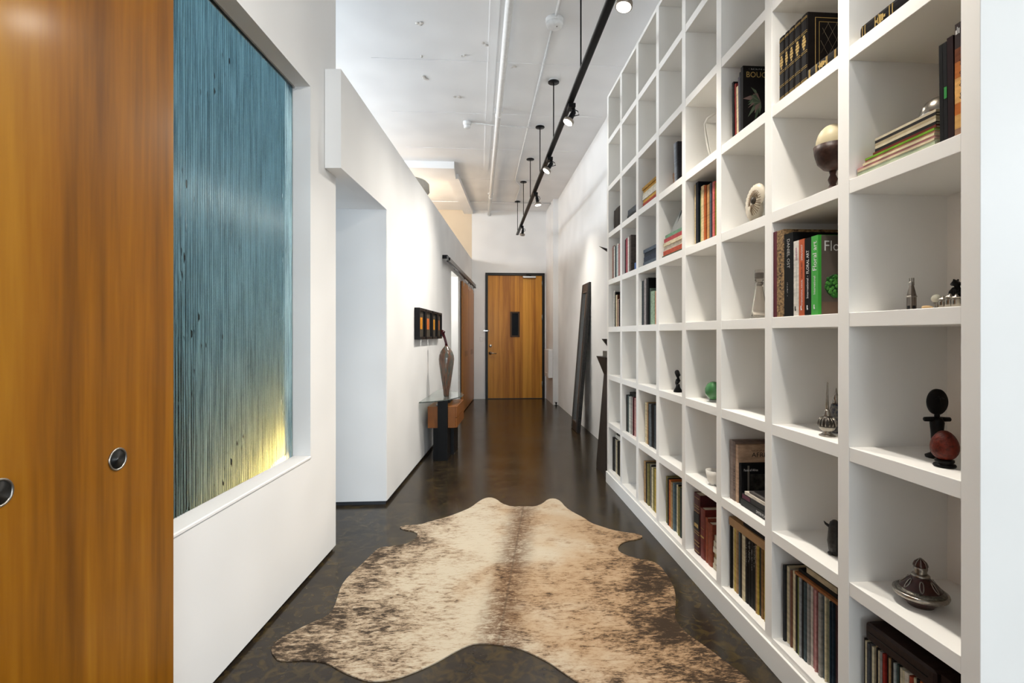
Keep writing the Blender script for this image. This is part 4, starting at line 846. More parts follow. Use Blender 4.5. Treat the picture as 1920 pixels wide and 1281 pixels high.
tube('nose', [(X_ - .002, y_ - .009, z_ + .176), (X_ - .002, y_ - .012, z_ + .158)], .0025, EBON, hd, n=8)
tube('brow', [(X_ - .018, y_ - .008, z_ + .173), (X_ - .002, y_ - .0095, z_ + .180), (X_ + .014, y_ - .008, z_ + .173)], .002, EBON, hd, n=8)
X_ = 1.275; y_ = yx(1771, X_)
t = thing('red_egg', 'russet carved egg on a black round stand, beside the doll figure', 'ornament', (X_, y_, z_))
lathe('stand', [(.024, 0), (.026, .004), (.024, .008), (.018, .010), (.022, .014), (.022, .019), (.016, .021)], (X_, y_, z_), EBON, t, n=28)
blob('egg', (X_, y_, z_ + .058), .032, .032, .041, mat('russet_egg', hexc('#541a0c'), .5, var=.45, scale=120, bump=.5), t, warp=lambda x, y, z: (x * (1 - .14 * z), y * (1 - .14 * z), z))
# nearest column, fourth row
X_, z_ = 1.245, on(8, 4); y_ = yx(1709, X_)
t = thing('silver_tower', 'small ribbed silver tower ornament with pronged top, fourth-row shelf', 'ornament', (X_, y_, z_))
RIBS = mat('ribbed_silver', hexc('#a2978c'), .35, .9, col2=hexc('#4a423c'), scale=220, stretch=(1, 1, .05))
def sq(z0, z1, h0, h1, nm, m_, par):
    v = [(X_ + sx * h0, y_ + sy * h0, z_ + z0) for sx, sy in ((-1, -1), (1, -1), (1, 1), (-1, 1))] + [(X_ + sx * h1, y_ + sy * h1, z_ + z1) for sx, sy in ((-1, -1), (1, -1), (1, 1), (-1, 1))]
    return mesh(nm, v, FB, m_, par, bevel=.0006)
sq(0, .027, .0085, .0085, 'base', RIBS, t); sq(.027, .030, .0095, .0095, 'ledge', SILV, t); sq(.030, .052, .0085, .0042, 'spire', RIBS, t); sq(.052, .060, .0050, .0050, 'crown', SILV, t)
box('doorway', (X_ - .0095, X_ - .008, y_ - .004, y_ + .004, z_, z_ + .009), BLACK, t); box('doorway', (X_ - .004, X_ + .004, y_ - .0095, y_ - .008, z_, z_ + .009), BLACK, t)
for sx in (-1, 1):
    for sy in (-1, 1): sqv = box('prong', (X_ + sx * .0034 - .0012, X_ + sx * .0034 + .0012, y_ + sy * .0034 - .0012, y_ + sy * .0034 + .0012, z_ + .058, z_ + .068), SILV, t)
t.scale = (1, 1, 1.35)
X2 = 1.25; y2 = yx(1738, X2)
o = blob('wood_chip', (X2, y2, z_ + .005), .014, .012, .005, mat('pale_wood', hexc('#c9a97c'), .6), warp=lambda x, y, z: (x + .3 * y * y, y, z * (1 - .3 * x))); tag(o, 'small pale wooden bird shape lying between the tower and silver jars', 'ornament')
X2 = 1.29; y2 = yx(1756, X2); o = thing('glass_bauble', 'cloudy white glass ball ornament beside the silver jars', 'ornament', (X2, y2, z_))
blob('ball', (X2, y2, z_ + .030), .0125, .0125, .0125, mat('cloudy_glass', hexc('#b9b6a6'), .15, var=.2), o); lathe('stand', [(.010, 0), (.005, .006), (.005, .014), (.009, .02)], (X2, y2, z_), SILV, o, n=14)
for k, (u, X2, h, rr) in enumerate(((1768, 1.262, .030, .0105), (1781, 1.250, .034, .011), (1793, 1.246, .031, .0105))):
    y2 = yx(u, X2); t = thing('silver_jar', 'small tarnished silver lidded jar, %s of three beside the bear' % ('left', 'middle', 'right')[k], 'jar', (X2, y2, z_), 0, 'small silver jars')
    lathe('jar_body', [(rr * .8, 0), (rr, .003), (rr, h * .7), (rr * .75, h * .8)], (X2, y2, z_), mat('tarnished_silver', hexc('#8d867b'), .25, 1.0), t, n=16)
    lathe('jar_lid', [(rr * 1.05, h * .78), (rr * 1.0, h * .86), (rr * .4, h * .98), (.002, h + .004)], (X2, y2, z_), SILV, t, n=16)
X2 = 1.305; y2 = yx(1793, X2)
t = thing('black_bear', 'small black carved animal figure seated behind the silver jars', 'figurine', (X2, y2, z_))
box('plinth', (X2 - .02, X2 + .02, y2 - .014, y2 + .016, z_, z_ + .030), mat('grey_stone', hexc('#7a736a'), .5), t, bevel=.003)
tube('body', [(X2 + .0, y2 + .018, z_ + .034), (X2, y2 + .008, z_ + .042), (X2, y2 - .004, z_ + .052), (X2, y2 - .006, z_ + .064), (X2, y2 + .004, z_ + .071), (X2, y2 + .014, z_ + .067)], [.006, .012, .013, .010, .009, .004], EBON, t, n=14)
for sx in (-1, 1):
    tube('leg', [(X2 + sx * .007, y2 - .006, z_ + .052), (X2 + sx * .008, y2 - .004, z_ + .031)], [.006, .004], EBON, t, n=8)
    blob('ear', (X2 + sx * .006, y2 + .001, z_ + .078), .0025, .002, .003, EBON, t, 8, 6)
# seventh column: dark horned figure, second row
X_, z_ = 1.285, on(7, 2); y_ = yx(1556, 1.285) - .026
t = thing('owl_figure', 'dark carved horned animal figure half hidden by the divider, second-row shelf', 'figurine', (X_, y_, z_))
DK = mat('dark_carving', hexc('#2a2826'), .4, var=.4, scale=90, bump=.3)
tube('body', [(X_, y_, z_ + .004), (X_, y_, z_ + .02), (X_, y_, z_ + .05), (X_, y_, z_ + .085), (X_, y_, z_ + .105), (X_, y_, z_ + .118), (X_, y_, z_ + .126)], [.016, .020, .024, .021, .019, .015, .006], DK, t, n=16)
for sx in (-1, 1):
    tube('horn', [(X_ + sx * .010, y_ + .008 * (1 if sx < 0 else -1), z_ + .098), (X_ + sx * .022, y_ + .018 * (1 if sx < 0 else -1), z_ + .108), (X_ + sx * .026, y_ + .022 * (1 if sx < 0 else -1), z_ + .116)], [.006, .004, .001], DK, t, n=8)
    blob('foot', (X_ + sx * .012, y_ + .004, z_ + .006), .011, .012, .006, DK, t, 10, 6)
# rosewater sprinkler, third row
X_, z_ = 1.245, on(7, 3); y_ = yx(1551, X_)
t = thing('rosewater_sprinkler', 'silver rosewater sprinkler with fluted round body and thin spout', 'bottle', (X_, y_, z_))
lathe('foot', [(.026, 0), (.027, .003), (.020, .006), (.013, .012), (.015, .018)], (X_, y_, z_), SILV, t, n=28)
lathe('bowl', [(.013, .016), (.023, .024), (.028, .034)], (X_, y_, z_), mat('white_enamel', hexc('#c9c2b4'), .3, var=.2), t, n=28)
lathe('fluted_body', [(.028, .033), (.0295, .042), (.027, .056), (.018, .066), (.011, .072)], (X_, y_, z_), mat('dark_flutes', hexc('#3a3632'), .35, .5), t, n=28)
for k in range(16):
    a_ = 2 * math.pi * k / 16
    tube('flute', [(X_ + math.cos(a_) * r, y_ + math.sin(a_) * r, z_ + h) for r, h in ((.028, .036), (.0297, .043), (.0275, .056), (.0185, .066))], .0022, SILV, t, n=5)
lathe('shoulder', [(.012, .068), (.012, .078), (.008, .090), (.006, .094)], (X_, y_, z_), SILV, t, n=20)
lathe('spout', [(.006, .092), (.0042, .13), (.0028, .182), (.0035, .188), (.001, .192)], (X_, y_, z_), SILV, t, n=12)
X_ = 1.315; y_ = yx(1560, 1.315) - .022
t = thing('enamel_bottle', 'slim blue enamelled silver bottle behind the rosewater sprinkler', 'bottle', (X_, y_, z_))
lathe('bottle_body', [(.014, 0), (.016, .006), (.012, .02), (.020, .05), (.022, .08), (.016, .105)], (X_, y_, z_), mat('blue_enamel', hexc('#23304a'), .3, col2=hexc('#8a8478'), scale=120), t, n=20)
lathe('stopper', [(.012, .104), (.010, .118), (.013, .128), (.006, .142), (.001, .165)], (X_, y_, z_), SILV, t, n=16)
# egg in carved wooden cup, fifth row
X_, z_ = 1.27, on(7, 5); y_ = yx(1540, 1.27) - .061
t = thing('egg_goblet', 'cream ostrich egg cupped in a dark carved wooden goblet, fifth-row shelf', 'goblet', (X_, y_, z_))
DWD = mat('dark_carved_wood', hexc('#38241c'), .45, var=.5, scale=60, bump=.3)
lathe('goblet_foot', [(.034, 0), (.034, .008), (.018, .022), (.010, .04), (.016, .058), (.009, .075), (.012, .09)], (X_, y_, z_), DWD, t, n=20)
lathe('cup', [(.010, .088), (.030, .096), (.049, .118), (.058, .150), (.061, .178), (.058, .178)], (X_, y_, z_), DWD, t, n=32)
blob('egg', (X_, y_, z_ + .185), .054, .054, .070, mat('ivory_shell', hexc('#c9bd9c'), .4, var=.05), t)
# sixth column: shell on acrylic easel (fifth row), decanter (fourth row)
X_, z_ = 1.27, on(6, 5); y_ = yx(1404, 1.27) - .085
t = thing('nautilus_shell', 'pearly fluted shell displayed on a clear easel, fifth-row shelf', 'shell', (X_, y_, z_))
SHELL = mat('pearly_shell', hexc('#d6ccba'), .3, var=.08, scale=40)
v, f = [], []
N, K = 44, 12
for j in range(N + 1):
    a_ = -1.2 + 5.6 * j / N; g = math.exp(.22 * (a_ - 4.4)); R = .062 * g; rr = .056 * g * (1 + .05 * math.sin(j * 3.1))
    cx_, cz_ = R * math.cos(a_), R * math.sin(a_)
    for i in range(K):
        w = 2 * math.pi * i / K; q = rr * math.cos(w)
        v.append((X_ + rr * .62 * math.sin(w), y_ - (cx_ + q * math.cos(a_)), z_ + .124 + cz_ + q * math.sin(a_)))
for j in range(N):
    for i in range(K): f.append((j * K + i, j * K + (i + 1) % K, (j + 1) * K + (i + 1) % K, (j + 1) * K + i))
f += [tuple(range(K - 1, -1, -1)), tuple(range(N * K, N * K + K))]
mesh('shell_body', v, f, SHELL, t, smooth=True)
for k in range(26):
    a_ = 2 * math.pi * k / 26
    tube('shell_ridge', [(X_ - .027 + .008 * (q - .3), y_ + .005 + math.cos(a_) * r, z_ + .100 + math.sin(a_) * r) for q, r in ((-.2, .014), (.0, .034), (1.2, .056))], .0014, mat('brown_ridge', hexc('#7a6248'), .5), t, n=4)
lathe('shell_eye', [(.016, 0), (.013, -.010), (.004, -.015)], (X_ - .028, y_ - .012, z_ + .105), mat('shell_dark', hexc('#3a332c'), .35), t, axis='x', n=16)
es = thing('display_easel', 'clear acrylic easel holding the pearly shell, fifth-row shelf', 'stand', (X_, y_, z_))
box('foot', (X_ - .05, X_ + .05, y_ - .05, y_ + .075, z_, z_ + .005), CLEAR, es)
mesh('back_rest', [(X_ + .054, y_ - .05, z_ + .005), (X_ + .058, y_ - .05, z_ + .005), (X_ + .072, y_ - .05, z_ + .10), (X_ + .068, y_ - .05, z_ + .10), (X_ + .054, y_ + .075, z_ + .005), (X_ + .058, y_ + .075, z_ + .005), (X_ + .072, y_ + .085, z_ + .10), (X_ + .068, y_ + .085, z_ + .10)], [(0, 1, 2, 3), (4, 7, 6, 5), (0, 4, 5, 1), (1, 5, 6, 2), (2, 6, 7, 3), (3, 7, 4, 0)], CLEAR, es)
X_, z_ = 1.27, on(6, 4); y_ = yx(1415.5, 1.27) - .036
t = thing('glass_decanter', 'tall tapering clear glass decanter with stopper, fourth-row shelf', 'decanter', (X_, y_, z_))
TINT = mat('smoky_clear_glass', (0.86, 0.82, 0.76), .08, trans=.9, ior=1.35, var=0)
lathe('decanter_body', [(.036, 0), (.037, .004), (.030, .05), (.020, .12), (.016, .155), (.018, .165), (.013, .165), (.012, .15), (.016, .115), (.026, .05), (.031, .012), (.002, .010)], (X_, y_, z_), TINT, t, n=28)
lathe('stopper', [(.012, .150), (.013, .168), (.018, .172), (.0185, .218), (.016, .222)], (X_, y_, z_), TINT, t, n=20)
lathe('collar', [(.0187, .185), (.0192, .19), (.0192, .203), (.0187, .208)], (X_, y_, z_), mat('grey_band', hexc('#7f786f'), .4), t, n=20)
# fifth column: acrylic frame (sixth row), green ball (third), white cup (second)
X_, z_ = 1.28, on(5, 6); yv = yx(1331, 1.28)
t = thing('acrylic_stand', 'curved translucent white acrylic stand leaning in sixth-row shelf, fifth column', 'stand', (X_, yv - .03, z_))
FROST = mat('frosted_white_acrylic', (0.80, 0.78, 0.72), .35, trans=.35, var=.02)
tube('bent_edge', [(X_ - .03, yv - .085, z_ + .005), (X_ - .03, yv - .045, z_ + .08), (X_ - .03, yv - .01, z_ + .19), (X_ - .03, yv + .0, z_ + .235), (X_ - .02, yv - .012, z_ + .262), (X_ + .03, yv - .05, z_ + .29)], .006, FROST, t)
mesh('sheet', [(X_ - .028, yv - .085, z_ + .002), (X_ + .10, yv - .105, z_ + .002), (X_ + .10, yv - .03, z_ + .24), (X_ - .028, yv - .004, z_ + .235), (X_ - .028, yv - .089, z_ + .002), (X_ + .10, yv - .109, z_ + .002), (X_ + .10, yv - .034, z_ + .24), (X_ - .028, yv - .008, z_ + .235)], [(0, 1, 2, 3), (4, 7, 6, 5), (0, 4, 5, 1), (1, 5, 6, 2), (2, 6, 7, 3), (3, 7, 4, 0)], FROST, t)
X_, z_ = 1.27, on(5, 3); y_ = yx(1331, 1.27) - .047
t = thing('green_glass_ball', 'pale green glass ball on a clear ring, third-row shelf, fifth column', 'ball', (X_, y_, z_))
blob('ball', (X_, y_, z_ + .060), .047, .047, .050, mat('green_glass', hexc('#4f8f55'), .08, trans=.35, ior=1.45, var=.1, scale=8, coat=.4), t, 24, 16)
lathe('ring', [(.020, 0), (.024, .004), (.022, .014), (.018, .014)], (X_, y_, z_), CLEAR, t, n=20)
X_, z_ = 1.25, on(5, 2); y_ = yx(1332, 1.25) - .042
t = thing('white_cup', 'white ceramic cup with dark inside, second-row shelf, fifth column', 'cup', (X_, y_, z_))
lathe('cup_body', [(.018, 0), (.020, .003), (.032, .020), (.040, .05), (.042, .078), (.0395, .078), (.037, .05), (.028, .02), (.002, .016)], (X_, y_, z_), mat('white_glaze', hexc('#dedad2'), .25), t, n=28)
lathe('dark_disc', [(.0375, .060), (.0375, .0605)], (X_, y_, z_), EBON, t, n=28)  # black disc colours the inside of the cup
X_, z_ = 1.26, on(4, 3); y_ = yx(1266.5, 1.26) - .036
t = thing('black_figure', 'small black abstract carved figure, third-row shelf, fourth column', 'figurine', (X_, y_, z_))
lathe('foot', [(.026, 0), (.028, .006), (.014, .03), (.011, .05)], (X_, y_ - .004, z_), EBON, t, n=14)
tube('torso', [(X_, y_ + .022, z_ + .046), (X_, y_ + .012, z_ + .058), (X_, y_ - .006, z_ + .075), (X_, y_ - .008, z_ + .105), (X_, y_ + .012, z_ + .125), (X_, y_ + .03, z_ + .118)], [.006, .012, .015, .015, .015, .007], EBON, t, n=12)
X_, z_ = 1.27, on(2, 6)

# ------------------------------------------------------------------ ceiling services and track lighting
XT = 0.782; ZT = 3.325
tr = thing('track_rail', 'long black ceiling-hung lighting track running down the hall', 'track light', (XT, 4.4, ZT))
box('rail', (XT - .018, XT + .018, -2.2, 9.98, ZT - .02, ZT + .02), BLACK, tr)
boxes('rail_groove', [(XT - .026, XT - .0185, -2.2, 9.98, ZT - .018, ZT - .004), (XT + .0185, XT + .026, -2.2, 9.98, ZT - .018, ZT - .004)], mat('track_charcoal', (0.03, 0.03, 0.032), .3), tr)
for y in (-.6, .5, 1.6, 2.7, 3.82, 5.205, 6.342, 7.516, 8.643, 9.92):
    st_ = tube('stem', [(XT, y, ZT + .02), (XT, y, ZC - .02)], .006, BLACK, tr, n=10)
    lathe('canopy', [(.057, -.030), (.057, -.020), (.05, -.016)], (XT, y, ZC), BLACK, st_, n=28)
    lathe('junction_box', [(.048, -.018), (.05, -.002), (.05, 0)], (XT, y, ZC), PIPE, st_, n=20)
LENS = mat('lit_lens', (1, .95, .85), .3, emit=(1.0, 0.90, 0.74), estr=6.0)
def spot(y, aim, label, power, cone=115):
    """spot lamp hung from the track; aim = (x, y, z) target"""
    base = Vector((XT + .03, y, ZT - .02)); d = (Vector(aim) - Vector((XT + .04, y, 3.17))).normalized()
    t = thing('track_spotlight', label, 'spotlight', tuple(base), 0, 'track spotlights')
    box('adapter', (XT - .015, XT + .045, y - .05, y + .05, ZT - .055, ZT - .0205), BLACK, t, bevel=.003)
    tube('neck', [(XT + .034, y, ZT - .05), (XT + .036, y, ZT - .085)], .016, BLACK, t, n=12)
    top = Vector((XT + .037, y, ZT - .080)); c = top + d * .055
    tube('lamp_body', [top - d * .012, top + d * .005, c + d * .005, c + d * .02], [.014, .022, .023, .024], BLACK, t, n=18)
    hd_ = lathe('lamp_head', [(.022, .012), (.030, .020), (.046, .030), (.047, .052), (.043, .054)], c, mat('warm_grey_metal', hexc('#8f857a'), .4, .6), t, axis=tuple(d), n=28)
    lathe('lens', [(.0425, .049), (.040, .0545), (.02, .056)], c, LENS, hd_, axis=tuple(d), n=28)
    tube('cable', [(XT + .05, y, ZT - .06), (XT + .072, y, ZT - .07), (XT + .082, y, ZT - .10), tuple(c + Vector((.02, 0, .01)))], .004, BLACK, t, n=6)
    l = bpy.data.lights.new('spot_lamp', 'SPOT'); l.energy = power; l.color = (1.0, 0.93, 0.83); l.spot_size = math.radians(cone); l.spot_blend = 1.0; l.shadow_soft_size = 0.05
    lo = bpy.data.objects.new('spot_lamp', l); C.objects.link(lo); lo.location = c + d * .065; lo.rotation_euler = d.to_track_quat('-Z', 'Y').to_euler()
    return t
PW = 84
spot(.15, (-1.05, 1.7, 1.7), 'track spotlight above the camera, aimed at the amber sliding door', PW * .27, 85)
spot(.95, (-.95, 1.8, 2.3), 'added track spotlight just out of frame, brightening the upper glazed wall', PW * .36, 105)  # unseen lamp, added to lift the near wall
spot(1.5, (.72, 1.75, .2), 'added track spotlight just past the frame, brightening the nearest bookcase column', PW * .68, 118)  # unseen lamp, added to brighten the near shelves
spot(2.75, (.15, 2.4, .0), 'largest lit track spotlight at the top edge of the photo', PW, 118)
spot(4.3, (-.45, 4.0, .9), 'second nearest lit track spotlight, with curled cable', PW * .8, 122)
spot(5.6, (-.45, 5.4, 1.3), 'third nearest lit track spotlight, tilted to the left wall', PW * .9)
spot(7.0, (1.25, 6.8, .2), 'fourth nearest lit track spotlight, tilted to the right wall', PW * .6)
spot(9.15, (.6, 10.6, .9), 'farthest lit track spotlight near the entry door', PW * .33)

pp = thing('sprinkler_pipe', 'thick white pipe running along the ceiling to the end wall', 'pipe', (.245, 6, 3.88))
tube('pipe', [(.245, -2, 3.886), (.245, YE, 3.886)], .032, PIPE, pp, n=16)
for y in (2.6, 5.9, 9.4):
    q = lathe('hanger_collar', [(.036, -.025), (.038, -.02), (.038, .02), (.036, .025)], (.245, y, 3.886), PIPE, pp, axis='y', n=16)
    box('hanger_tab', (.195, .295, y - .012, y + .012, 3.93, ZC), PIPE, q)
lathe('wall_escutcheon', [(.045, 0), (.048, -.012), (.034, -.018)], (.245, YE, 3.886), PIPE, pp, axis='y', n=18)
t = thing('conduit', 'thin white conduit running along the ceiling beside the lighting track', 'conduit', (.64, 6, 3.95))
tube('conduit_run', [(.635, 4.28, 3.955), (.635, 8.58, 3.955), (.66, 8.68, 3.955), (.735, 8.90, 3.955), (.745, 9.0, 3.955), (.745, 9.84, 3.955)], .010, PIPE, t, n=8)
for y in (4.85, 6.2, 7.5): lathe('conduit_coupling', [(.013, -.02), (.013, .02)], (.635, y, 3.955), PIPE, t, axis='y', n=10)
t = thing('conduit', 'thin white conduit crossing the ceiling to the small round detector', 'conduit', (.3, 6.29, 3.95))
tube('conduit_run', [(-.08, 6.29, 3.956), (.21, 6.29, 3.932), (.72, 6.335, 3.932)], .008, PIPE, t, n=8)
t = thing('conduit', 'thin white conduit crossing the ceiling close to the end wall', 'conduit', (.4, 9.95, 3.95))
tube('conduit_run', [(-.95, 10.02, 3.955), (1.455, 10.06, 3.955)], .010, PIPE, t, n=8)
t = thing('conduit', 'thin white conduit above the smoke detector at the top of the photo', 'conduit', (.64, 3, 3.95))
tube('conduit_run', [(.64, 1.0, 3.952), (.64, 4.12, 3.952)], .012, PIPE, t, n=8)
t = thing('smoke_detector', 'round white smoke detector on the ceiling at the top of the photo', 'smoke detector', (.64, 4.2, 3.9))
lathe('detector_base', [(.075, -.035), (.075, 0)], (.64, 4.2, ZC), PIPE, t, n=28)
lathe('detector_cap', [(.02, -.072), (.05, -.070), (.066, -.060), (.070, -.036)], (.64, 4.2, ZC), PIPE, t, n=28)
lathe('detector_led', [(.005, -.076), (.006, -.071)], (.655, 4.18, ZC), mat('grey_band', hexc('#7f786f'), .4), t, n=10)
t = thing('small_detector', 'small round white detector on the ceiling left of the thick pipe', 'smoke detector', (-.12, 6.3, 3.9))
lathe('detector_base', [(.045, -.04), (.05, -.03), (.05, 0)], (-.125, 6.3, ZC), PIPE, t, n=22)
lathe('detector_cap', [(.030, -.078), (.040, -.072), (.041, -.041)], (-.125, 6.3, ZC), PIPE, t, n=22)
# drum shade over the low wall and the warm lamp that lights the upper wall
t = thing('drum_lamp', 'round grey lamp shade seen over the top of the low wall', 'lamp', (-.93, 6.75, ZH1 - .02))
lathe('drum_shade', [(.30, 0), (.305, .006), (.30, .10), (.27, .13), (.04, .15), (.04, .14), (.262, .12), (.29, .095), (.295, .004)], (-.93, 6.75, 3.22), mat('grey_shade_metal', hexc('#c4beb2'), .5), t, n=40)
tube('lamp_stem', [(-.93, 6.75, ZH1 - .02), (-.93, 6.75, 3.358)], .010, PIPE, t)
lathe('lamp_base', [(.11, 0), (.11, .012), (.02, .02)], (-.93, 6.75, ZH1 - .02), PIPE, t, n=24)
wl = bpy.data.lights.new('upper_warm_lamp', 'POINT'); wl.energy = 16; wl.color = (1.0, 0.74, 0.48); wl.shadow_soft_size = 0.12
wo = bpy.data.objects.new('upper_warm_lamp', wl); C.objects.link(wo); wo.location = (-1.5, 9.0, 3.2)

# ------------------------------------------------------------------ console, vase, pictures
t = thing('console_table', 'glass-topped console with orange wood drawer box on black pedestal', 'table', (-.36, 5.8, 0))
GT = mat('green_edge_glass', (0.80, 0.90, 0.87), .03, trans=.92, ior=1.45, var=0)
poly = [lp(1.21, .006, 0)[:2], (-.50, 5.37), (-.40, 5.44), (-.30, 5.55), (-.22, 5.70), (-.17, 5.86), (-.155, 5.98), (-.19, 6.14), (-.28, 6.32), (-.40, 6.46), lp(2.42, .006, 0)[:2]]
ZT_ = .655
prism('glass_top', poly, ZT_ - .012, ZT_, GT, t, bevel=.0015)
fx0, fx1, fy = -.533, -.218, 5.545
def cons(x, dy): return (x + .0908 * dy, fy + dy)
def cbox(x0, x1, d0, d1, z0, z1):
    p = [cons(x0, d0), cons(x1, d0), cons(x1, d1), cons(x0, d1)]
    return [(a, b, z0) for a, b in p] + [(a, b, z1) for a, b in p]
dw = boxes('drawer_box', [(fx0, fx1 - .018, 0, .62, .345, .575)], CONSW, t, fn=cbox, bevel=.0015)
for z0, z1 in ((.347, .452), (.457, .573)):
    boxes('drawer_front', [(fx1 - .0175, fx1, .002, .618, z0, z1)], CONSW, t, fn=cbox, bevel=.0015)
BLKL = mat('black_lacquer', (0.004, 0.004, 0.0045), .45, spec=.15)
boxes('front_plate', [(-.420, -.315, -.045, -.004, 0.0, ZT_ - .0125)], BLKL, t, fn=cbox)
boxes('lower_plate', [(-.475, -.315, -.002, .20, 0.0, .344)], BLKL, t, fn=cbox)
boxes('rear_plate', [(-.37, -.285, .24, .60, 0.0, .344)], BLKL, t, fn=cbox)
boxes('rear_post', [(-.40, -.34, .30, .55, .576, ZT_ - .0125)], BLKL, t, fn=cbox)
tube('knob', [cons(fx0 + .09, .06) + (.576,), cons(fx0 + .09, .06) + (.60,)], .010, STEEL, t)
# vase
vx, vy = fl(837, 743, ZT_); vz = ZT_ + .0006
t = thing('glass_vase', 'tall brown blown glass vase with bent dark red neck on glass console', 'vase', (vx, vy, vz))
def m_vase():
    m = mat('swirled_brown_glass', (.2, .1, .06), .18, coat=.5); nt = m.node_tree
    cr = [n for n in nt.nodes if n.type == 'VALTORGB'][0]; e_ = cr.color_ramp.elements
    e_[0].position = .3; e_[0].color = (*hexc('#3a2c26'), 1); e_[1].position = .8; e_[1].color = (*hexc('#93705a'), 1)
    e_.new(.45).color = (*hexc('#6e5040'), 1); e_.new(.6).color = (*hexc('#4c5450'), 1)
    mp = [n for n in nt.nodes if n.type == 'MAPPING'][0]; mp.inputs['Scale'].default_value = (1.3, 1.3, .12); mp.inputs['Rotation'].default_value = (.25, .3, 0)
    return m
VS = m_vase()
lathe('vase_body', [(.030, 0), (.032, .01), (.036, .06), (.052, .16), (.070, .27), (.083, .37), (.087, .42), (.083, .46), (.066, .505), (.042, .54), (.024, .56), (.0175, .572)], (vx, vy, vz), VS, t, n=40)
tube('vase_neck', [(vx, vy, vz + .568), (vx - .004, vy, vz + .60), (vx - .020, vy, vz + .66), (vx - .036, vy, vz + .695), (vx - .042, vy, vz + .715), (vx - .040, vy, vz + .735), (vx - .034, vy, vz + .745)], [.017, .0135, .014, .018, .025, .030, .022], mat('dark_red_glass', hexc('#3c1018'), .12, var=.4, scale=12), t, n=16)
# four framed pictures
us = [(786, 797.4), (798.6, 809.8), (811, 819.6), (820.6, 828.2)]
for k, (ua, ub) in enumerate(us):
    s0, s1 = ls(ua, .05)[0], ls(ub, .05)[0]; z0, z1 = 1.303, 1.622
    t = thing('picture_frame', 'black deep-framed small picture with %s centre, %s of four in row' % (('yellow', 'orange', 'yellow', 'dull orange')[k], ('first', 'second', 'third', 'fourth')[k]), 'picture', lp((s0 + s1) / 2, .025, z0), 0, 'four framed pictures')
    fw = .028
    for b in ((s0, s0 + fw, 0.002, .055, z0, z1), (s1 - fw, s1, 0.002, .055, z0, z1), (s0 + fw, s1 - fw, 0.002, .055, z0, z0 + fw), (s0 + fw, s1 - fw, 0.002, .055, z1 - fw, z1)):
        boxes('frame_bar', [b], BLACK, t, fn=lbox, bevel=.001)
    mt = boxes('mount', [(s0 + fw, s1 - fw, 0.004, .034, z0 + fw, z1 - fw)], mat('dark_taupe_mount', hexc('#4a4338'), .6), t, fn=lbox)
    sc = (s0 + s1) / 2; w = (s1 - s0) * .22
    boxes('print', [(sc - w, sc + w, .0342, .0375, z0 + .105, z0 + .225)], mat('amber_print_%d' % k, hexc(('#d68a14', '#c86a28', '#d9921c', '#a86432')[k]), .5, var=.25, scale=40), mt, fn=lbox)

# ------------------------------------------------------------------ leaning mirror and sculpture on the right
tz = 2.075; lean = .165; x0m = 1.362; ym0_, ym1_ = 6.90, 7.36
t = thing('leaning_mirror', 'tall narrow dark-framed mirror leaning against the right wall', 'mirror', (x0m, 7.13, 0))
def mr(y0, y1, d0, d1, h0, h1):                            # box in the leaning plane: d depth from the front, h up the frame
    ca = math.cos(math.asin(lean / tz)); sa = lean / tz
    def P(y, d, h): return (x0m + h * sa + d * ca, y, h * ca - d * sa + .046 * sa)
    return [P(y0, d0, h0), P(y1, d0, h0), P(y1, d1, h0), P(y0, d1, h0), P(y0, d0, h1), P(y1, d0, h1), P(y1, d1, h1), P(y0, d1, h1)]
CARV = mat('carved_dark_wood', hexc('#2c2b2b'), .35, .15, var=.45, scale=60, bump=.5, coat=.2)
L = 2.08
boxes('frame_stile', [(ym0_, ym0_ + .085, 0, .045, 0, L)], CARV, t, fn=mr, bevel=.004)
boxes('frame_stile', [(ym1_ - .085, ym1_, 0, .045, 0, L)], CARV, t, fn=mr, bevel=.004)
boxes('frame_rail', [(ym0_ + .085, ym1_ - .085, 0, .045, 0, .13)], CARV, t, fn=mr, bevel=.004)
boxes('frame_rail', [(ym0_ + .085, ym1_ - .085, 0, .045, L - .13, L)], CARV, t, fn=mr, bevel=.004)
PEW = mat('pewter_bead', hexc('#5c5a57'), .3, .6)
for b in ((ym0_ + .085, ym0_ + .1, -.006, .03, .13, L - .13), (ym1_ - .1, ym1_ - .085, -.006, .03, .13, L - .13), (ym0_ + .085, ym1_ - .085, -.006, .03, .12, .135), (ym0_ + .085, ym1_ - .085, -.006, .03, L - .135, L - .12), (ym0_ + .03, ym0_ + .042, -.006, .01, .02, L - .02), (ym1_ - .042, ym1_ - .03, -.006, .01, .02, L - .02)):
    boxes('bead', [b], PEW, t, fn=mr, bevel=.002)
boxes('mirror_glass', [(ym0_ + .1, ym1_ - .1, .02, .028, .135, L - .135)], mat('mirror_silver', (.75, .76, .76), .03, 1.0, var=0), t, fn=mr)
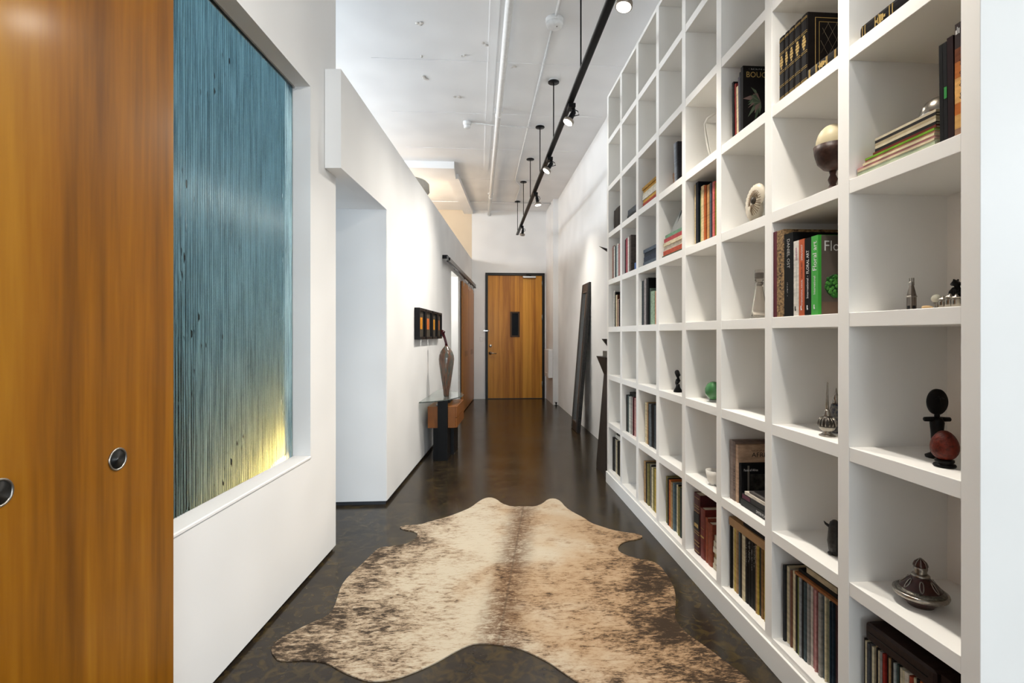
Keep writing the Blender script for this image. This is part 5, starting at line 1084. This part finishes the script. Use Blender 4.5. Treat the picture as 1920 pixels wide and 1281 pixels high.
# flared pedestal and the blade sculpture on it
PED = mat('dark_grey_pedestal', hexc('#38332f'), .4, .3, var=.2, scale=12)
xc, yc = 1.375, 4.945
t = thing('flared_pedestal', 'tall dark grey tapering pedestal with flared top beside the bookcase end', 'pedestal', (xc, yc, 0))
def ring(hx_, hy_, z): return [(xc - hx_, yc - hy_, z), (xc + hx_, yc - hy_, z), (xc + hx_, yc + hy_, z), (xc - hx_, yc + hy_, z)]
def loft(nm, rings, m_, par):
    v = sum(rings, []); f = [(3, 2, 1, 0)]
    for j in range(len(rings) - 1):
        for i in range(4): f.append((4 * j + i, 4 * j + (i + 1) % 4, 4 * j + 4 + (i + 1) % 4, 4 * j + 4 + i))
    n = 4 * (len(rings) - 1); f.append((n, n + 1, n + 2, n + 3))
    return mesh(nm, v, f, m_, par)
loft('shaft', [ring(.165, .19, 0), ring(.165, .19, .04), ring(.105, .12, .955)], PED, t)
loft('flared_top', [ring(.105, .12, .9555), ring(.165, .19, 1.135)], PED, t)
t = thing('blade_sculpture', 'dark abstract blade sculpture on the pedestal, mostly hidden by the bookcase', 'sculpture', (xc, yc, 1.1355))
box('base_block', (xc - .12, xc + .12, yc - .10, yc + .10, 1.1355, 1.19), mat('grey_stone_block', hexc('#6a675f'), .5), t)
STL = mat('dark_steel_blade', hexc('#3b3734'), .4, .5)
mesh('fin', [(xc - .06, yc - .02, 1.1905), (xc + .05, yc - .02, 1.1905), (xc + .05, yc + .02, 1.1905), (xc - .06, yc + .02, 1.1905), (xc - .15, yc - .03, 1.31), (xc + .05, yc - .03, 1.31), (xc + .05, yc + .03, 1.31), (xc - .15, yc + .03, 1.31)], FB, STL, t)
box('mast', (xc - .01, xc + .04, yc - .015, yc + .015, 1.31, 2.21), STL, t)
mesh('spike', [(xc + .02, yc - .02, 2.09), (xc + .02, yc + .02, 2.09), (xc + .02, yc + .02, 2.16), (xc + .02, yc - .02, 2.16), (xc - .185, yc, 2.222)], [(0, 1, 2, 3), (0, 4, 1), (1, 4, 2), (2, 4, 3), (3, 4, 0)], STL, t)

# ------------------------------------------------------------------ cowhide rug
OUT = [(516,188),(545,180),(600,178),(640,165),(700,150),(760,128),(800,110),(825,90),(850,75),(875,70),(900,78),(920,95),(960,108),(1005,105),(1050,107),(1080,95),(1100,78),(1125,74),(1150,85),(1170,110),(1200,130),(1240,150),(1270,172),(1310,185),(1350,198),(1400,208),(1450,213),(1475,224),(1455,234),(1410,240),(1385,252),(1373,270),(1380,285),(1410,300),(1460,313),(1505,320),(1535,335),(1560,365),(1585,405),(1598,440),(1602,480),(1597,520),(1600,550),(1620,580),(1650,610),(1700,645),(1750,680),(1800,720),(1850,755),(1885,785),(1915,822),(1905,862),(1840,880),(1700,874),(1560,880),(1420,870),(1300,838),(1215,795),(1150,750),(1100,715),(1040,685),(1000,668),(960,655),(910,650),(880,645),(820,643),(780,655),(730,680),(680,710),(630,735),(570,760),(520,778),(470,790),(410,793),(370,785),(320,765),(280,745),(240,720),(200,712),(150,708),(90,712),(45,710),(30,695),(17,675),(22,655),(50,625),(100,600),(160,570),(220,545),(250,525),(265,500),(275,470),(290,420),(320,380),(370,335),(410,295),(440,268),(480,263),(540,255),(575,240),(595,215),(575,203),(540,198)]
hide = [fl(500 + x / 2.087, 900 + y / 2.087) for x, y in OUT]
# round the outline with one pass of corner cutting
hd2 = []
for i in range(len(hide)):
    a, b = Vector(hide[i]), Vector(hide[(i + 1) % len(hide)]); hd2 += [tuple(a.lerp(b, .25)), tuple(a.lerp(b, .75))]
sp0, sp1 = fl(981.6, 950), fl(933.6, 1211)                 # ends of the spine line
def m_hide():
    m = bpy.data.materials.new('brindled_cowhide'); m.use_nodes = True; nt = m.node_tree; b = nt.nodes['Principled BSDF']
    L_ = nt.links.new
    tc = nd(nt, 'ShaderNodeTexCoord')
    sx = nd(nt, 'ShaderNodeSeparateXYZ'); L_(tc.outputs['Object'], sx.inputs[0])
    def math_(op, a, c=None, d=None, clamp=False):
        n = nd(nt, 'ShaderNodeMath', operation=op, use_clamp=clamp)
        for i, q in enumerate((a, c, d)):
            if q is None: continue
            if isinstance(q, (int, float)): n.inputs[i].default_value = q
            else: L_(q, n.inputs[i])
        return n.outputs[0]
    def noise(scale, detail, sc=(1, 1, 1), rot=0.0, rough=.6, dist=0.0):
        mp = nd(nt, 'ShaderNodeMapping'); mp.inputs['Scale'].default_value = sc; mp.inputs['Rotation'].default_value = (0, 0, rot); L_(tc.outputs['Object'], mp.inputs[0])
        n = nd(nt, 'ShaderNodeTexNoise'); n.inputs['Scale'].default_value = scale; n.inputs['Detail'].default_value = detail; n.inputs['Roughness'].default_value = rough; n.inputs['Distortion'].default_value = dist
        L_(mp.outputs[0], n.inputs['Vector']); return n.outputs['Fac']
    def smooth(x, lo, hi):
        n = nd(nt, 'ShaderNodeMapRange', interpolation_type='SMOOTHSTEP'); n.inputs[1].default_value = lo; n.inputs[2].default_value = hi; L_(x, n.inputs[0]); return n.outputs[0]
    # signed distance from the spine line (object space = world minus the rug's origin)
    k = (sp0[0] - sp1[0]) / (sp0[1] - sp1[1])
    dx = math_('SUBTRACT', sx.outputs[0], math_('MULTIPLY_ADD', sx.outputs[1], k, SPX))
    ad = math_('ABSOLUTE', dx)
    big = noise(1.6, 3); mid = noise(5.0, 4)
    streak = noise(34, 6, (.5, 1.4, 1), .12, .75, .6); fine = noise(120, 4, (.42, 1.3, 1), .1, .75)
    edge = smooth(ad, .28, .85)                            # more brindle on the flanks
    ysm = smooth(sx.outputs[1], .25, -1.0)                 # and towards the rump
    amt = math_('ADD', math_('MULTIPLY', edge, .13), math_('MULTIPLY', ysm, .06))
    amt = math_('ADD', amt, math_('MULTIPLY', math_('SUBTRACT', mid, .5), .42))
    amt = math_('ADD', amt, math_('MULTIPLY', math_('SUBTRACT', big, .5), .35))
    val = math_('ADD', math_('MULTIPLY', streak, .62), math_('MULTIPLY', fine, .38))
    val = math_('ADD', val, amt)
    dark = smooth(val, .57, .72); mida = smooth(val, .46, .66)
    spn = math_('MULTIPLY', smooth(ad, .16, .0), smooth(math_('ADD', fine, streak), .72, 1.08))
    base = nd(nt, 'ShaderNodeMix', data_type='RGBA'); base.inputs[6].default_value = (*hexc('#c3b7a2'), 1); base.inputs[7].default_value = (*hexc('#b59c7e'), 1)
    L_(smooth(math_('ADD', math_('MULTIPLY', dx, .30), big), .40, .66), base.inputs[0])
    def mixc(src, fac, col):
        n = nd(nt, 'ShaderNodeMix', data_type='RGBA'); L_(src, n.inputs[6]); n.inputs[7].default_value = (*col, 1); L_(fac, n.inputs[0]); return n.outputs[2]
    c = mixc(base.outputs[2], math_('MULTIPLY', mida, .55), hexc('#8a6037'))
    c = mixc(c, math_('MULTIPLY', spn, .9), hexc('#5d4029'))
    c = mixc(c, math_('MULTIPLY', dark, .9), hexc('#15100d'))
    c = mixc(c, math_('MULTIPLY', smooth(ad, .008, .002), .5), hexc('#5a4a3a'))
    L_(c, b.inputs['Base Color']); b.inputs['Roughness'].default_value = .62
    b.inputs['Specular IOR Level'].default_value = .12
    bp = nd(nt, 'ShaderNodeBump'); bp.inputs['Strength'].default_value = .35; bp.inputs['Distance'].default_value = .004
    L_(fine, bp.inputs['Height']); L_(bp.outputs[0], b.inputs['Normal'])
    return m
xs_ = [p[0] for p in hd2]; ys_ = [p[1] for p in hd2]; ox, oy = (min(xs_) + max(xs_)) / 2, (min(ys_) + max(ys_)) / 2
kk = (sp0[0] - sp1[0]) / (sp0[1] - sp1[1]); SPX = sp1[0] + kk * (oy - sp1[1]) - ox
rug = prism('cowhide_rug', hd2, 0.0006, 0.0055, m_hide())
tag(rug, 'brindled cream and brown cowhide rug spread on the dark floor', 'rug')
